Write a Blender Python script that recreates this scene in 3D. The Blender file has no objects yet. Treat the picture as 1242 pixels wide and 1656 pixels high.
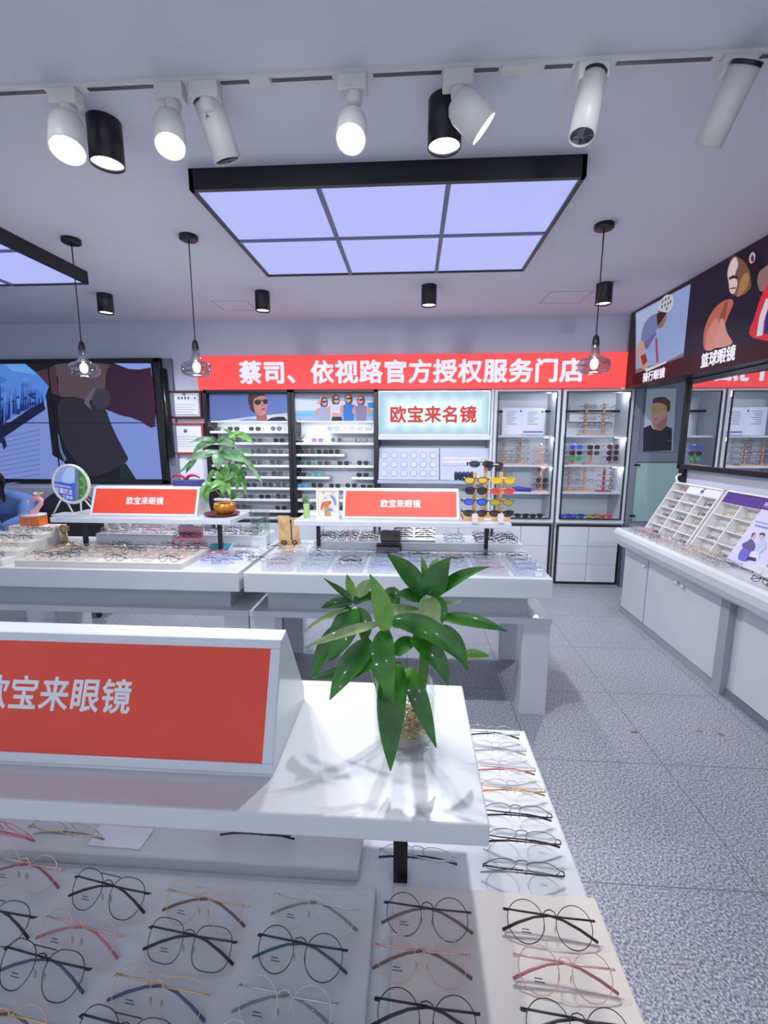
import bpy, math, random
from mathutils import Vector, Matrix
random.seed(7)
scene = bpy.context.scene
COL = scene.collection

# ------------------------------------------------------------------ camera
F, EYE = 727.16, 1.6
def _cam_matrix():
    p, y, r = 0.160239612, -0.0635517243, 0.001800928
    A = Matrix(((math.cos(y), -math.sin(y), 0), (math.sin(y), math.cos(y), 0), (0, 0, 1)))
    B = Matrix(((1, 0, 0), (0, 0, -1), (0, 1, 0)))
    P = Matrix(((1, 0, 0), (0, math.cos(p), -math.sin(p)), (0, math.sin(p), math.cos(p))))
    Q = Matrix(((math.cos(r), -math.sin(r), 0), (math.sin(r), math.cos(r), 0), (0, 0, 1)))
    return Q @ P @ B @ A
CM = _cam_matrix()
cd = bpy.data.cameras.new('camera')
cd.sensor_fit = 'HORIZONTAL'; cd.sensor_width = 36.0; cd.lens = F / 1242 * 36.0
cd.clip_start = 0.02; cd.clip_end = 60
cam = bpy.data.objects.new('camera', cd); COL.objects.link(cam)
R3 = Matrix((CM[0], -CM[1], -CM[2])).transposed()
cam.matrix_world = Matrix.Translation((0, 0, EYE)) @ R3.to_4x4()
scene.camera = cam
def ray(u, v): return CM.transposed() @ Vector(((u - 621) / F, (v - 828) / F, 1.0))
def atz(u, v, z): d = ray(u, v); return Vector((0, 0, EYE)) + d * ((z - EYE) / d.z)
def aty(u, v, y): d = ray(u, v); return Vector((0, 0, EYE)) + d * (y / d.y)
def atx(u, v, x): d = ray(u, v); return Vector((0, 0, EYE)) + d * (x / d.x)

# ------------------------------------------------------------------ exposure, world
vs = scene.view_settings
vs.view_transform = 'Standard'; vs.look = 'None'; vs.gamma = 1.0; vs.use_curve_mapping = False
vs.exposure = 0.0
scene.cycles.max_bounces = 8; scene.cycles.transparent_max_bounces = 24
scene.cycles.sample_clamp_indirect = 4.0
scene.cycles.use_denoising = True
scene.cycles.caustics_reflective = False; scene.cycles.caustics_refractive = False
w = bpy.data.worlds.new('world'); scene.world = w; w.use_nodes = True
w.node_tree.nodes['Background'].inputs[0].default_value = (0.76, 0.83, 1.0, 1)
w.node_tree.nodes['Background'].inputs[1].default_value = 0.75
SPOT_W, DOWN_W, REAR_W, WALL_W = 42.0, 112.0, 8.0, 150.0
WARM, COOL = (1.0, 0.93, 0.82), (0.93, 0.95, 1.0)
def spot(name, loc, aim, watts, deg, color, radius=0.018, blend=0.7):
    l = bpy.data.lights.new(name, 'SPOT'); l.energy = watts; l.spot_size = math.radians(deg)
    l.spot_blend = blend; l.color = color; l.shadow_soft_size = radius
    o = bpy.data.objects.new(name, l); COL.objects.link(o); o.location = loc
    o.rotation_euler = (Vector(aim) - Vector(loc)).to_track_quat('-Z', 'Y').to_euler(); return o
# unseen spots added at ceiling height behind the photographer as fill light
for x, y, ax, ay in ((-1.6, -0.7, -1.0, 0.6), (-0.5, -0.9, -0.5, 0.5), (0.9, -0.8, 0.8, 1.6), (2.0, 0.2, 1.9, 2.2), (-2.9, 0.4, -2.4, 2.2), (0.6, 0.1, 0.9, 2.6)):
    spot('rear_fill_spot', (x, y, 2.72), (ax, ay, 0.8), REAR_W, 95, COOL, 0.04)
for x, ax in ((-1.3, -1.75), (-.4, -.6), (.6, .5), (1.4, 1.8)):   # narrow ones, also added, to brighten the wall units
    spot('wall_fill_spot', (x, -0.6, 2.74), (ax, 4.95, 1.35), WALL_W, 34, COOL, 0.04)

# ------------------------------------------------------------------ materials
def lin(c):
    return tuple(((x / 255) / 12.92 if x / 255 <= 0.04045 else ((x / 255 + 0.055) / 1.055) ** 2.4) for x in c)
MATS = {}
def mat(name, rgb, rough=0.5, metal=0.0, emit=0.0, vary=0.0, scale=8.0, coat=0.0, alpha=1.0, spec=0.5):
    if name in MATS: return MATS[name]
    m = bpy.data.materials.new(name); m.use_nodes = True; MATS[name] = m
    nt = m.node_tree; b = nt.nodes['Principled BSDF']
    c = lin(rgb)
    b.inputs['Base Color'].default_value = (*c, 1); b.inputs['Roughness'].default_value = rough
    b.inputs['Metallic'].default_value = metal; b.inputs['Coat Weight'].default_value = coat
    b.inputs['Alpha'].default_value = alpha; b.inputs['Specular IOR Level'].default_value = spec
    if emit:
        b.inputs['Emission Color'].default_value = (*c, 1); b.inputs['Emission Strength'].default_value = emit
        b.inputs['Base Color'].default_value = (*[x * 0.06 for x in c], 1); b.inputs['Specular IOR Level'].default_value = 0.2
    if vary:
        tc = nt.nodes.new('ShaderNodeTexCoord'); n = nt.nodes.new('ShaderNodeTexNoise')
        n.inputs['Scale'].default_value = scale; n.inputs['Detail'].default_value = 4
        nt.links.new(tc.outputs['Object'], n.inputs['Vector'])
        r = nt.nodes.new('ShaderNodeValToRGB')
        r.color_ramp.elements[0].color = (*[max(0, x * (1 - vary)) for x in c], 1)
        r.color_ramp.elements[1].color = (*[min(1, x * (1 + vary)) for x in c], 1)
        r.color_ramp.elements[0].position = 0.3; r.color_ramp.elements[1].position = 0.7
        nt.links.new(n.outputs['Fac'], r.inputs['Fac']); nt.links.new(r.outputs['Color'], b.inputs['Base Color'])
    return m
def thin(name, tint, gloss=0.12, rough=0.02, haze=0.0):
    if name in MATS: return MATS[name]
    m = bpy.data.materials.new(name); m.use_nodes = True; MATS[name] = m
    nt = m.node_tree; nt.nodes.remove(nt.nodes['Principled BSDF']); out = nt.nodes['Material Output']
    t = nt.nodes.new('ShaderNodeBsdfTransparent'); t.inputs[0].default_value = (*lin(tint), 1)
    g = nt.nodes.new('ShaderNodeBsdfGlossy'); g.inputs['Roughness'].default_value = rough
    lw = nt.nodes.new('ShaderNodeLayerWeight'); lw.inputs['Blend'].default_value = 0.5
    pw = nt.nodes.new('ShaderNodeMath'); pw.operation = 'POWER'; pw.inputs[1].default_value = 3.0
    ma = nt.nodes.new('ShaderNodeMath'); ma.operation = 'MULTIPLY_ADD'; ma.inputs[1].default_value = min(.9, gloss * 2.2); ma.inputs[2].default_value = gloss * .22
    mx = nt.nodes.new('ShaderNodeMixShader')
    nt.links.new(lw.outputs['Facing'], pw.inputs[0]); nt.links.new(pw.outputs[0], ma.inputs[0]); nt.links.new(ma.outputs[0], mx.inputs[0])
    body = t
    if haze:   # faintly milky plastic
        df = nt.nodes.new('ShaderNodeBsdfTranslucent'); df.inputs[0].default_value = (*lin(tint), 1); d2 = nt.nodes.new('ShaderNodeBsdfDiffuse'); d2.inputs[0].default_value = (*lin(tint), 1)
        m2 = nt.nodes.new('ShaderNodeMixShader'); m2.inputs[0].default_value = .5; nt.links.new(df.outputs[0], m2.inputs[1]); nt.links.new(d2.outputs[0], m2.inputs[2])
        m3 = nt.nodes.new('ShaderNodeMixShader'); m3.inputs[0].default_value = haze; nt.links.new(t.outputs[0], m3.inputs[1]); nt.links.new(m2.outputs[0], m3.inputs[2]); body = m3
    nt.links.new(body.outputs[0], mx.inputs[1]); nt.links.new(g.outputs[0], mx.inputs[2])
    nt.links.new(mx.outputs[0], out.inputs[0]); return m
WHITE = mat('white_lacquer', (208, 212, 220), 0.25, vary=0.02, scale=3, coat=0.3)
WALLM = mat('wall_paint', (200, 204, 222), 0.7, vary=0.02)
CEIL = mat('ceiling_paint', (214, 216, 228), 0.85, vary=0.015, scale=2)
BLACK = mat('black_metal', (22, 20, 28), 0.35)
BLACKP = mat('black_plastic', (18, 18, 22), 0.3)
GREYF = mat('grey_frame', (118, 124, 142), 0.45)
CABW = mat('cabinet_white', (200, 204, 214), 0.4)
CABI = mat('cabinet_inside', (226, 230, 238), 0.6)
LEDG = mat('led_diffuser', (176, 184, 243), 0.5, emit=1.0)
LAMP = mat('lamp_glow', (255, 250, 240), 0.5, emit=14.0)
LAMPS = mat('soft_lamp_glow', (255, 250, 240), 0.5, emit=5.0)
SPOTW = mat('spot_white', (214, 214, 208), 0.4)
TRACKM = mat('track_grey', (70, 72, 90), 0.4)
REDM = mat('sign_red', (233, 76, 56), 0.35, vary=0.03)
SIGNLIT = mat('sign_red_lit', (255, 88, 90), 0.5, emit=0.98)
LETLIT = mat('sign_letter_lit', (232, 230, 250), 0.5, emit=1.05)
LETW = mat('letter_white', (232, 232, 236), 0.5)
LENS = thin('clear_lens', (252, 253, 254), 0.06)
GLASS = thin('jar_glass', (249, 251, 250), 0.13)
PANEGL = thin('cabinet_glass', (250, 251, 252), 0.03)
ACRYL = thin('clear_acrylic', (252, 253, 255), 0.16, 0.08, 0.14)
WATER = thin('water', (248, 250, 250), 0.06)
SMOKE = thin('smoky_glass', (214, 212, 216), 0.9)
MIRROR = mat('mirror_silver', (225, 228, 232), 0.01, metal=1.0)
WOOD = mat('light_wood', (206, 164, 110), 0.5, vary=0.15, scale=14)
WOODR = mat('rack_wood', (208, 160, 126), 0.5, vary=0.12, scale=30)
CREAM = mat('cream_board', (214, 207, 200), 0.5, vary=0.02)
TRAYG = mat('tray_grey', (198, 200, 207), 0.45, vary=0.02)
PAPER = mat('paper', (225, 226, 236), 0.7)
STEEL = mat('bright_steel', (200, 200, 205), 0.2, metal=1.0)
def granite():
    m = bpy.data.materials.new('granite_tiles'); m.use_nodes = True; nt = m.node_tree; b = nt.nodes['Principled BSDF']
    N = nt.nodes.new; L = nt.links.new
    tc = N('ShaderNodeTexCoord')
    v = N('ShaderNodeTexNoise'); v.inputs['Scale'].default_value = 120; v.inputs['Detail'].default_value = 3; v.inputs['Roughness'].default_value = 0.75
    L(tc.outputs['Object'], v.inputs['Vector'])
    r = N('ShaderNodeValToRGB'); e = r.color_ramp.elements
    e[0].position = 0.36; e[0].color = (*lin((74, 76, 90)), 1); e[1].position = 0.63; e[1].color = (*lin((206, 207, 216)), 1)
    k = e.new(0.5); k.color = (*lin((146, 149, 164)), 1)
    L(v.outputs['Fac'], r.inputs['Fac'])
    n2 = N('ShaderNodeTexNoise'); n2.inputs['Scale'].default_value = 2.2; L(tc.outputs['Object'], n2.inputs['Vector'])
    mx = N('ShaderNodeMix'); mx.data_type = 'RGBA'; mx.blend_type = 'MULTIPLY'; mx.inputs['Factor'].default_value = 0.16
    L(r.outputs['Color'], mx.inputs[6]); L(n2.outputs['Fac'], mx.inputs[7])
    mp = N('ShaderNodeMapping'); mp.inputs['Location'].default_value = (-0.185, -0.045, 0); L(tc.outputs['Object'], mp.inputs['Vector'])
    bk = N('ShaderNodeTexBrick'); bk.offset = 0; bk.inputs['Scale'].default_value = 1; bk.inputs['Brick Width'].default_value = 0.645; bk.inputs['Row Height'].default_value = 0.645
    bk.inputs['Mortar Size'].default_value = 0.0022; bk.inputs['Mortar Smooth'].default_value = 0.1
    L(mp.outputs['Vector'], bk.inputs['Vector'])
    m2 = N('ShaderNodeMix'); m2.data_type = 'RGBA'; L(bk.outputs['Fac'], m2.inputs['Factor']); L(mx.outputs[2], m2.inputs[6]); m2.inputs[7].default_value = (*lin((92, 94, 108)), 1)
    L(m2.outputs[2], b.inputs['Base Color']); b.inputs['Roughness'].default_value = 0.42
    return m
GRANITE = granite()
def leaf_mat(name, a, bcol, rough=0.35):
    m = bpy.data.materials.new(name); m.use_nodes = True; nt = m.node_tree; b = nt.nodes['Principled BSDF']
    tc = nt.nodes.new('ShaderNodeTexCoord'); n = nt.nodes.new('ShaderNodeTexNoise'); n.inputs['Scale'].default_value = 25; n.inputs['Detail'].default_value = 3
    nt.links.new(tc.outputs['Object'], n.inputs['Vector'])
    r = nt.nodes.new('ShaderNodeValToRGB'); r.color_ramp.elements[0].color = (*lin(a), 1); r.color_ramp.elements[1].color = (*lin(bcol), 1)
    r.color_ramp.elements[0].position = 0.35; r.color_ramp.elements[1].position = 0.7
    nt.links.new(n.outputs['Fac'], r.inputs['Fac']); nt.links.new(r.outputs['Color'], b.inputs['Base Color'])
    b.inputs['Roughness'].default_value = rough; b.inputs['Coat Weight'].default_value = 0.5
    return m
LEAF = leaf_mat('dracaena_leaf', (24, 86, 14), (60, 138, 28), .3); LEAFY = leaf_mat('young_leaf', (80, 140, 40), (132, 182, 64)); LEAFP = leaf_mat('pale_leaf', (112, 150, 84), (172, 198, 132))
LEAFD = leaf_mat('money_tree_leaf', (70, 112, 74), (112, 150, 110)); LEAFB = leaf_mat('money_tree_low_leaf', (70, 130, 60), (120, 170, 90))

# ------------------------------------------------------------------ mesh helpers
def tag(o, label=None, cat=None, group=None, kind=None):
    if label: o['label'] = label
    if cat: o['category'] = cat
    if group: o['group'] = group
    if kind: o['kind'] = kind
    return o
def thing(name, label, cat, loc=(0, 0, 0), group=None):
    o = bpy.data.objects.new(name, None); o.empty_display_size = 0.05; COL.objects.link(o); o.location = loc
    return tag(o, label, cat, group)
def wloc(o):
    v = Vector((0, 0, 0))
    while o: v = v + o.location; o = o.parent
    return v
class MB:
    def __init__(s): s.v = []; s.f = []; s.m = []; s.mats = []; s.sm = []
    def mi(s, m):
        if m not in s.mats: s.mats.append(m)
        return s.mats.index(m)
    def add(s, vs, fs, m, smooth=False):
        k = len(s.v); s.v += [Vector(x) for x in vs]; i = s.mi(m)
        for f in fs: s.f.append([k + a for a in f]); s.m.append(i); s.sm.append(smooth)
        return s
    def box(s, x0, x1, y0, y1, z0, z1, m):
        v = [(x, y, z) for z in (z0, z1) for y in (y0, y1) for x in (x0, x1)]
        return s.add(v, [(0, 2, 3, 1), (4, 5, 7, 6), (0, 1, 5, 4), (2, 6, 7, 3), (0, 4, 6, 2), (1, 3, 7, 5)], m)
    def obox(s, o, a, b, c, m):   # oriented box from corner o and edge vectors
        o, a, b, c = Vector(o), Vector(a), Vector(b), Vector(c)
        v = [o, o + a, o + b, o + a + b, o + c, o + a + c, o + b + c, o + a + b + c]
        return s.add(v, [(0, 2, 3, 1), (4, 5, 7, 6), (0, 1, 5, 4), (2, 6, 7, 3), (0, 4, 6, 2), (1, 3, 7, 5)], m)
    def tube(s, path, r, m, n=8, closed=False, cap=True):
        P = [Vector(p) for p in path]; L = len(P); rs = r if isinstance(r, (list, tuple)) else [r] * L
        vs = []; up = None
        for i in range(L):
            if closed: t = P[(i + 1) % L] - P[i - 1]
            else: t = P[min(i + 1, L - 1)] - P[max(i - 1, 0)]
            t.normalize()
            if up is None:
                up = t.orthogonal().normalized()
            a = (up - t * up.dot(t))
            if a.length < 1e-6: a = t.orthogonal()
            a.normalize(); up = a; b = t.cross(a)
            for k in range(n):
                q = 2 * math.pi * k / n
                vs.append(P[i] + (a * math.cos(q) + b * math.sin(q)) * rs[i])
        fs = []
        for i in range(L if closed else L - 1):
            j = (i + 1) % L
            for k in range(n):
                k2 = (k + 1) % n; fs.append((i * n + k, i * n + k2, j * n + k2, j * n + k))
        if cap and not closed: fs += [tuple(range(n))[::-1], tuple((L - 1) * n + k for k in range(n))]
        return s.add(vs, fs, m, True)
    def cyl(s, a, b, r, m, n=16, r2=None): return s.tube([a, b], [r, r if r2 is None else r2], m, n)
    def lathe(s, prof, c, m, n=24, axis=None, cap=True):
        # profile of (radius, height) along an axis from c
        c = Vector(c); ax = Vector(axis or (0, 0, 1)).normalized(); e1 = ax.orthogonal().normalized(); e2 = ax.cross(e1)
        vs = [c + ax * h + (e1 * math.cos(2 * math.pi * k / n) + e2 * math.sin(2 * math.pi * k / n)) * r for r, h in prof for k in range(n)]
        fs = [(i * n + k, i * n + (k + 1) % n, (i + 1) * n + (k + 1) % n, (i + 1) * n + k) for i in range(len(prof) - 1) for k in range(n)]
        if cap:
            if prof[0][0] > 1e-5: fs.append(tuple(range(n))[::-1])
            if prof[-1][0] > 1e-5: fs.append(tuple((len(prof) - 1) * n + k for k in range(n)))
        return s.add(vs, fs, m, True)
    def ball(s, c, rx, ry, rz, m, n=12, k=8):
        c = Vector(c); vs = []; fs = []
        for i in range(k + 1):
            t = math.pi * i / k
            for j in range(n):
                p = 2 * math.pi * j / n; vs.append(c + Vector((rx * math.sin(t) * math.cos(p), ry * math.sin(t) * math.sin(p), rz * math.cos(t))))
        for i in range(k):
            for j in range(n): fs.append((i * n + j, (i + 1) * n + j, (i + 1) * n + (j + 1) % n, i * n + (j + 1) % n))
        return s.add(vs, fs, m, True)
    def prism(s, loop, vec, m, smooth=False):
        a = [Vector(p) for p in loop]; vec = Vector(vec); n = len(a)
        return s.add(a + [p + vec for p in a], [tuple(range(n))[::-1], tuple(range(n, 2 * n))] + [(i, (i + 1) % n, n + (i + 1) % n, n + i) for i in range(n)], m, smooth)
    def poly(s, pts, m): return s.add(pts, [tuple(range(len(pts)))], m)
    def frame(s, x0, x1, z0, z1, y0, y1, t, m):  # rectangular frame in the XZ plane
        s.box(x0, x1, y0, y1, z1 - t, z1, m); s.box(x0, x1, y0, y1, z0, z0 + t, m)
        s.box(x0, x0 + t, y0, y1, z0 + t, z1 - t, m); return s.box(x1 - t, x1, y0, y1, z0 + t, z1 - t, m)
    def build(s, name, parent=None, bevel=0.0, label=None):
        me = bpy.data.meshes.new(name)
        if parent: off = wloc(parent); loc = Vector((0, 0, 0))
        else:
            xs = [v.x for v in s.v]; ys = [v.y for v in s.v]; zs = [v.z for v in s.v]
            off = Vector(((min(xs) + max(xs)) / 2, (min(ys) + max(ys)) / 2, min(zs))); loc = off
        me.from_pydata([tuple(v - off) for v in s.v], [], s.f)
        for m in s.mats: me.materials.append(m)
        me.polygons.foreach_set('material_index', s.m); me.polygons.foreach_set('use_smooth', s.sm); me.update()
        o = bpy.data.objects.new(name, me); COL.objects.link(o); o.location = loc
        if parent: o.parent = parent
        if bevel:
            b = o.modifiers.new('bevel', 'BEVEL'); b.width = bevel; b.segments = 2; b.limit_method = 'ANGLE'
        if label: o['label'] = label
        return o
def dup(root, loc, rot, label=None, cat=None, group=None):
    def cp(o, p):
        c = o.copy(); COL.objects.link(c)
        if p: c.parent = p
        for ch in list(o.children): cp(ch, c)
        return c
    r = cp(root, None); r.location = loc; r.rotation_euler = rot
    return tag(r, label, cat, group)
def struct(o): o['kind'] = 'structure'; return o
def smooth_loop(pts, k=4):
    n = len(pts); out = []
    for i in range(n):
        p0, p1, p2, p3 = (Vector(pts[(i + d) % n]) for d in (-1, 0, 1, 2))
        for j in range(k):
            t = j / k
            out.append(0.5 * ((2 * p1) + (p2 - p0) * t + (2 * p0 - 5 * p1 + 4 * p2 - p3) * t * t + (3 * p1 - p0 - 3 * p2 + p3) * t ** 3))
    return out
def curve3(a, b, c, n=10):   # passes through a, b (mid) and c
    a, b, c = Vector(a), Vector(b), Vector(c); q = 2 * b - (a + c) / 2
    return [(1 - t) ** 2 * a + 2 * t * (1 - t) * q + t * t * c for t in [i / n for i in range(n + 1)]]
def leaf(mb, a, b, c, width, m, fold=0.25, n=12, face=None):
    P = curve3(a, b, c, n); vs = []; fs = []
    view = Vector(face) if face else None
    for i, p in enumerate(P):
        t = i / n; tan = (P[min(i + 1, n)] - P[max(i - 1, 0)]).normalized()
        nv = view or Vector((0, -0.75, 0.65))
        side = tan.cross(nv)
        if side.length < 0.15: side = tan.cross(Vector((0.3, -0.5, 0.8)))
        side.normalize(); up = side.cross(tan).normalized()
        wd = width * 0.5 * (max(0.0, math.sin(math.pi * min(1, (t * 0.93 + 0.07)) ** 0.8)) ** 0.85) if t < 1 else 0.0008
        wd = max(wd, 0.0008)
        lift = wd * fold
        vs += [p - side * wd + up * lift, p - side * wd * 0.5 + up * lift * 0.35, p, p + side * wd * 0.5 + up * lift * 0.35, p + side * wd + up * lift]
    for i in range(n):
        for k in range(4): fs.append((i * 5 + k, i * 5 + k + 1, i * 5 + k + 6, i * 5 + k + 5))
    mb.add(vs, fs, m, True); return mb
def text(body, name, parent, o, right, up, width, m, bold=0.02, height=None, extrude=0.002, spacing=1.0, label=None):
    """lettering centred on o, fitted to width (and height) along right/up; stands extrude off the surface"""
    cu = bpy.data.curves.new('lettering', 'FONT'); cu.body = body; cu.size = 1; cu.extrude = 0.05; cu.space_character = spacing
    cu.resolution_u = 3
    t = bpy.data.objects.new('lettering', cu); COL.objects.link(t)
    dg = bpy.context.evaluated_depsgraph_get(); me = bpy.data.meshes.new_from_object(t.evaluated_get(dg))
    bpy.data.objects.remove(t); bpy.data.curves.remove(cu)
    xs = [v.co.x for v in me.vertices]; ys = [v.co.y for v in me.vertices]
    cx, cy = (min(xs) + max(xs)) / 2, (min(ys) + max(ys)) / 2; sx = width / (max(xs) - min(xs)); sy = sx if height is None else height / (max(ys) - min(ys))
    o, right, up = Vector(o), Vector(right).normalized(), Vector(up).normalized(); nrm = right.cross(up)
    off = wloc(parent)
    for v in me.vertices:
        v.co = o + right * (v.co.x - cx) * sx + up * (v.co.y - cy) * sy + nrm * ((v.co.z + 0.05) / 0.1 * extrude) - off
    if bold:   # heavier strokes: the same outlines again, shifted by a fraction of a stroke
        n0 = len(me.vertices); V0 = [v.co.copy() for v in me.vertices]; P0 = [list(p.vertices) for p in me.polygons]; VV = []; FF = []
        for k in range(9):
            d = right * (bold * sx * math.cos(k * math.pi / 4)) + up * (bold * sy * math.sin(k * math.pi / 4)) if k < 8 else Vector((0, 0, 0))
            VV += [v + d + nrm * .00001 * k for v in V0]; FF += [[i + n0 * k for i in p] for p in P0]
        me.clear_geometry(); me.from_pydata([tuple(v) for v in VV], [], FF); me.update()
    me.materials.clear(); me.materials.append(m)
    ob = bpy.data.objects.new(name, me); COL.objects.link(ob); ob.parent = parent
    if label: ob['label'] = label
    return ob
FLAT = {}
def flat(rgb, emit=0.0):
    k = (tuple(rgb), emit)
    if k not in FLAT: FLAT[k] = mat('ink_%d_%d_%d_%d' % (*rgb, int(emit * 10)), rgb, 0.55, emit=emit)
    return FLAT[k]
def picture(name, parent, proj, nrm, layers, emit=0.0, step=0.0002, label=None):
    """a flat printed picture: every layer is one outline of ink, given as (colour, outline[, rounded])"""
    mb = MB(); nrm = Vector(nrm)
    for i, L in enumerate(layers):
        pts = [proj(*p) for p in L[1]]
        if len(L) > 2 and L[2]: pts = smooth_loop(pts)
        mb.poly([p + nrm * step * i for p in pts], flat(L[0], emit))
    return mb.build(name, parent, label=label)
def ell(cx, cy, rx, ry, n=14, rot=0):
    return [(cx + rx * math.cos(2 * math.pi * i / n) * math.cos(rot) - ry * math.sin(2 * math.pi * i / n) * math.sin(rot), cy + rx * math.cos(2 * math.pi * i / n) * math.sin(rot) + ry * math.sin(2 * math.pi * i / n) * math.cos(rot)) for i in range(n)]
ORD = ['', 'first', 'second', 'third', 'fourth', 'fifth', 'sixth', 'seventh', 'eighth', 'ninth', 'tenth', 'eleventh', 'twelfth', 'thirteenth', 'fourteenth', 'fifteenth', 'sixteenth']

# ================================================================== SETTING
CZ = 2.83
struct(MB().box(-7, 4, -1.1, 6.5, -0.05, 0, GRANITE).build('floor')).data
fl = bpy.data.objects['floor']
struct(MB().box(-7, 4, -1.1, 6.5, CZ, CZ + 0.1, CEIL).build('ceiling'))
struct(MB().box(-2.29, 2.3, 5.32, 5.42, 0, CZ, WALLM).build('wall_back'))
struct(MB().box(-2.29, 2.29, 4.885, 5.32, 2.47, CZ, WALLM).build('wall_bulkhead'))
struct(MB().box(-7, -2.29, 4.9, 5.0, 0, CZ, WALLM).build('wall_left_back'))
struct(MB().box(2.375, 2.5, -1.1, 4.14, 0, CZ, WALLM).build('wall_right'))
struct(MB().box(2.3, 4, 5.0, 5.1, 0, CZ, WALLM).build('wall_door'))
struct(MB().box(-7.1, -7, 1, 5, 0, CZ, WALLM).build('wall_left'))
# inspection hatches: thin grooves in the plaster
for k, q in enumerate((((345, 490), (385, 502), (413, 502), (398, 486)), ((885, 490), (937, 490), (952, 478), (890, 472)))):
    pts = [atz(*p, CZ - 0.001) for p in q]; x0 = min(p.x for p in pts); x1 = max(p.x for p in pts); y0 = min(p.y for p in pts); y1 = max(p.y for p in pts)
    mb = MB(); g = mat('groove', (150, 152, 168), 0.8)
    for bx in ((x0, x1, y0, y0 + .006), (x0, x1, y1 - .006, y1), (x0, x0 + .006, y0, y1), (x1 - .006, x1, y0, y1)): mb.box(*bx, CZ - 0.0015, CZ, g)
    struct(mb.build('trim_%d' % (k + 1)))
# grey framed door with a poster above its frosted lower pane, in the far right corner
mb = MB(); x0, x1 = 2.29, 3.0
mb.box(x0, x1, 4.955, 5.0, 0, 2.45, GREYF)
mb.frame(x0, x1, 0, 2.45, 4.93, 4.955, .07, GREYF)
mb.box(x0 + .07, x1 - .07, 4.935, 4.955, 1.37, 1.47, GREYF); mb.box(x0 + .07, x1 - .07, 4.935, 4.955, .62, .72, GREYF)
door = struct(mb.build('door_1', bevel=.004))
FROST = mat('frosted_green_glass', (150, 182, 180), 0.25, vary=.04, scale=2)
MB().box(2.37, 2.9, 4.948, 4.954, .73, 1.36, FROST).build('lower_pane', door)
mb = MB()
for u, v in ((1022, 834), (1030, 752), (1062, 832)):
    p = aty(u, v, 4.94); mb.box(p.x - .03, p.x + .03, 4.93, 4.947, p.z - .01, p.z + .01, BLACK)
mb.build('glass_clip', door)
DP = lambda u, v: aty(u, v, 4.945)
sk, hr, sh, gr, dk = (206, 160, 148), (92, 52, 44), (22, 24, 44), (184, 170, 60), (110, 78, 74)
picture('poster', door, DP, (0, -1, 0), [((176, 192, 200), [(1046, 628), (1094, 628), (1088, 730), (1038, 730)]),
    (sh, [(1039, 730), (1041, 692), (1052, 687), (1056, 694), (1070, 696), (1078, 689), (1087, 693), (1086, 729)]),
    ((176, 128, 118), [(1055, 678), (1057, 692), (1066, 696), (1077, 689), (1078, 668), (1060, 672)], 1),
    (sk, [(1056, 650), (1054, 668), (1056, 682), (1062, 686), (1070, 680), (1079, 670), (1081, 656), (1076, 646), (1062, 643)], 1),
    (hr, [(1056, 652), (1057, 645), (1066, 642), (1077, 643), (1084, 651), (1083, 663), (1079, 666), (1077, 656), (1066, 651)], 1),
    (gr, [(1053, 660), (1053, 665), (1061, 668), (1075, 663), (1078, 660)], 0), ((150, 96, 92), [(1056, 678), (1062, 677), (1061, 679.5)]), ((80, 84, 100), [(1078, 712), (1085, 711), (1085, 713), (1078, 714)])], label='printed portrait of a person in yellow sports glasses and dark top')

# ================================================================== CEILING FIXTURES
def light_panel(x0, x1, y0, y1, nx, ny, label):
    t = thing('ceiling_light_panel', label, 'ceiling light', ((x0 + x1) / 2, (y0 + y1) / 2, CZ))
    zb = CZ - 0.09
    mb = MB(); mb.box(x0, x1, y0, y0 + .025, zb, CZ, BLACK); mb.box(x0, x1, y1 - .012, y1, zb, CZ, BLACK); mb.box(x0, x0 + .02, y0, y1, zb, CZ, BLACK); mb.box(x1 - .02, x1, y0, y1, zb, CZ, BLACK)
    mb.build('frame', t)
    mb = MB(); g = mat('mullion_grey', (112, 116, 140), .5)
    for i in range(1, nx): x = x0 + (x1 - x0) * i / nx; mb.box(x - .011, x + .011, y0 + .025, y1 - .012, zb, zb + .03, g)
    for j in range(1, ny): y = y0 + (y1 - y0) * j / ny; mb.box(x0 + .02, x1 - .02, y - .009, y + .009, zb + .001, zb + .03, g)
    mb.build('mullion', t)
    for i in range(nx):
        for j in range(ny):
            a = x0 + (x1 - x0) * i / nx; b = x0 + (x1 - x0) * (i + 1) / nx; c = y0 + (y1 - y0) * j / ny; d = y0 + (y1 - y0) * (j + 1) / ny
            MB().box(a + .012, b - .012, c + .01, d - .01, zb + .012, zb + .03, LEDG).build('diffuser', t)
    return t
light_panel(-1.05, .745, 2.235, 3.37, 3, 2, 'large six-pane lavender light panel in black frame on the ceiling centre')
light_panel(-4.22, -2.44, 2.25, 3.45, 3, 2, 'lavender light panel in black frame cut by the left edge')
def cyl_light(u, v, label, near=False, yy=None):
    p = atz(u, v, CZ); t = thing('downlight', label, 'downlight', (p.x, p.y, CZ), 'black cylinder downlights')
    r = .062
    MB().lathe([(r, 0), (r, -.155), (r - .004, -.155), (r - .004, -.14)], (p.x, p.y, CZ), BLACK, 28, cap=False).build('housing', t)
    MB().lathe([(r - .005, -.142), (0.001, -.142)], (p.x, p.y, CZ), LAMPS if not near else LAMP, 28).build('lamp', t)
    spot('downlight_lamp', (p.x, p.y, CZ - .15), (p.x, p.y, 0), DOWN_W, 150, COOL, .03, 0.9); return t
cyl_light(169, 476, 'black cylinder downlight left of the left pendant cord, near the video wall')
cyl_light(424, 472, 'black cylinder downlight above the left end of the red wall sign')
cyl_light(694, 462, 'black cylinder downlight behind the big light panel, above sign middle')
cyl_light(978, 459, 'black cylinder downlight beside the right pendant cord')
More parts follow.
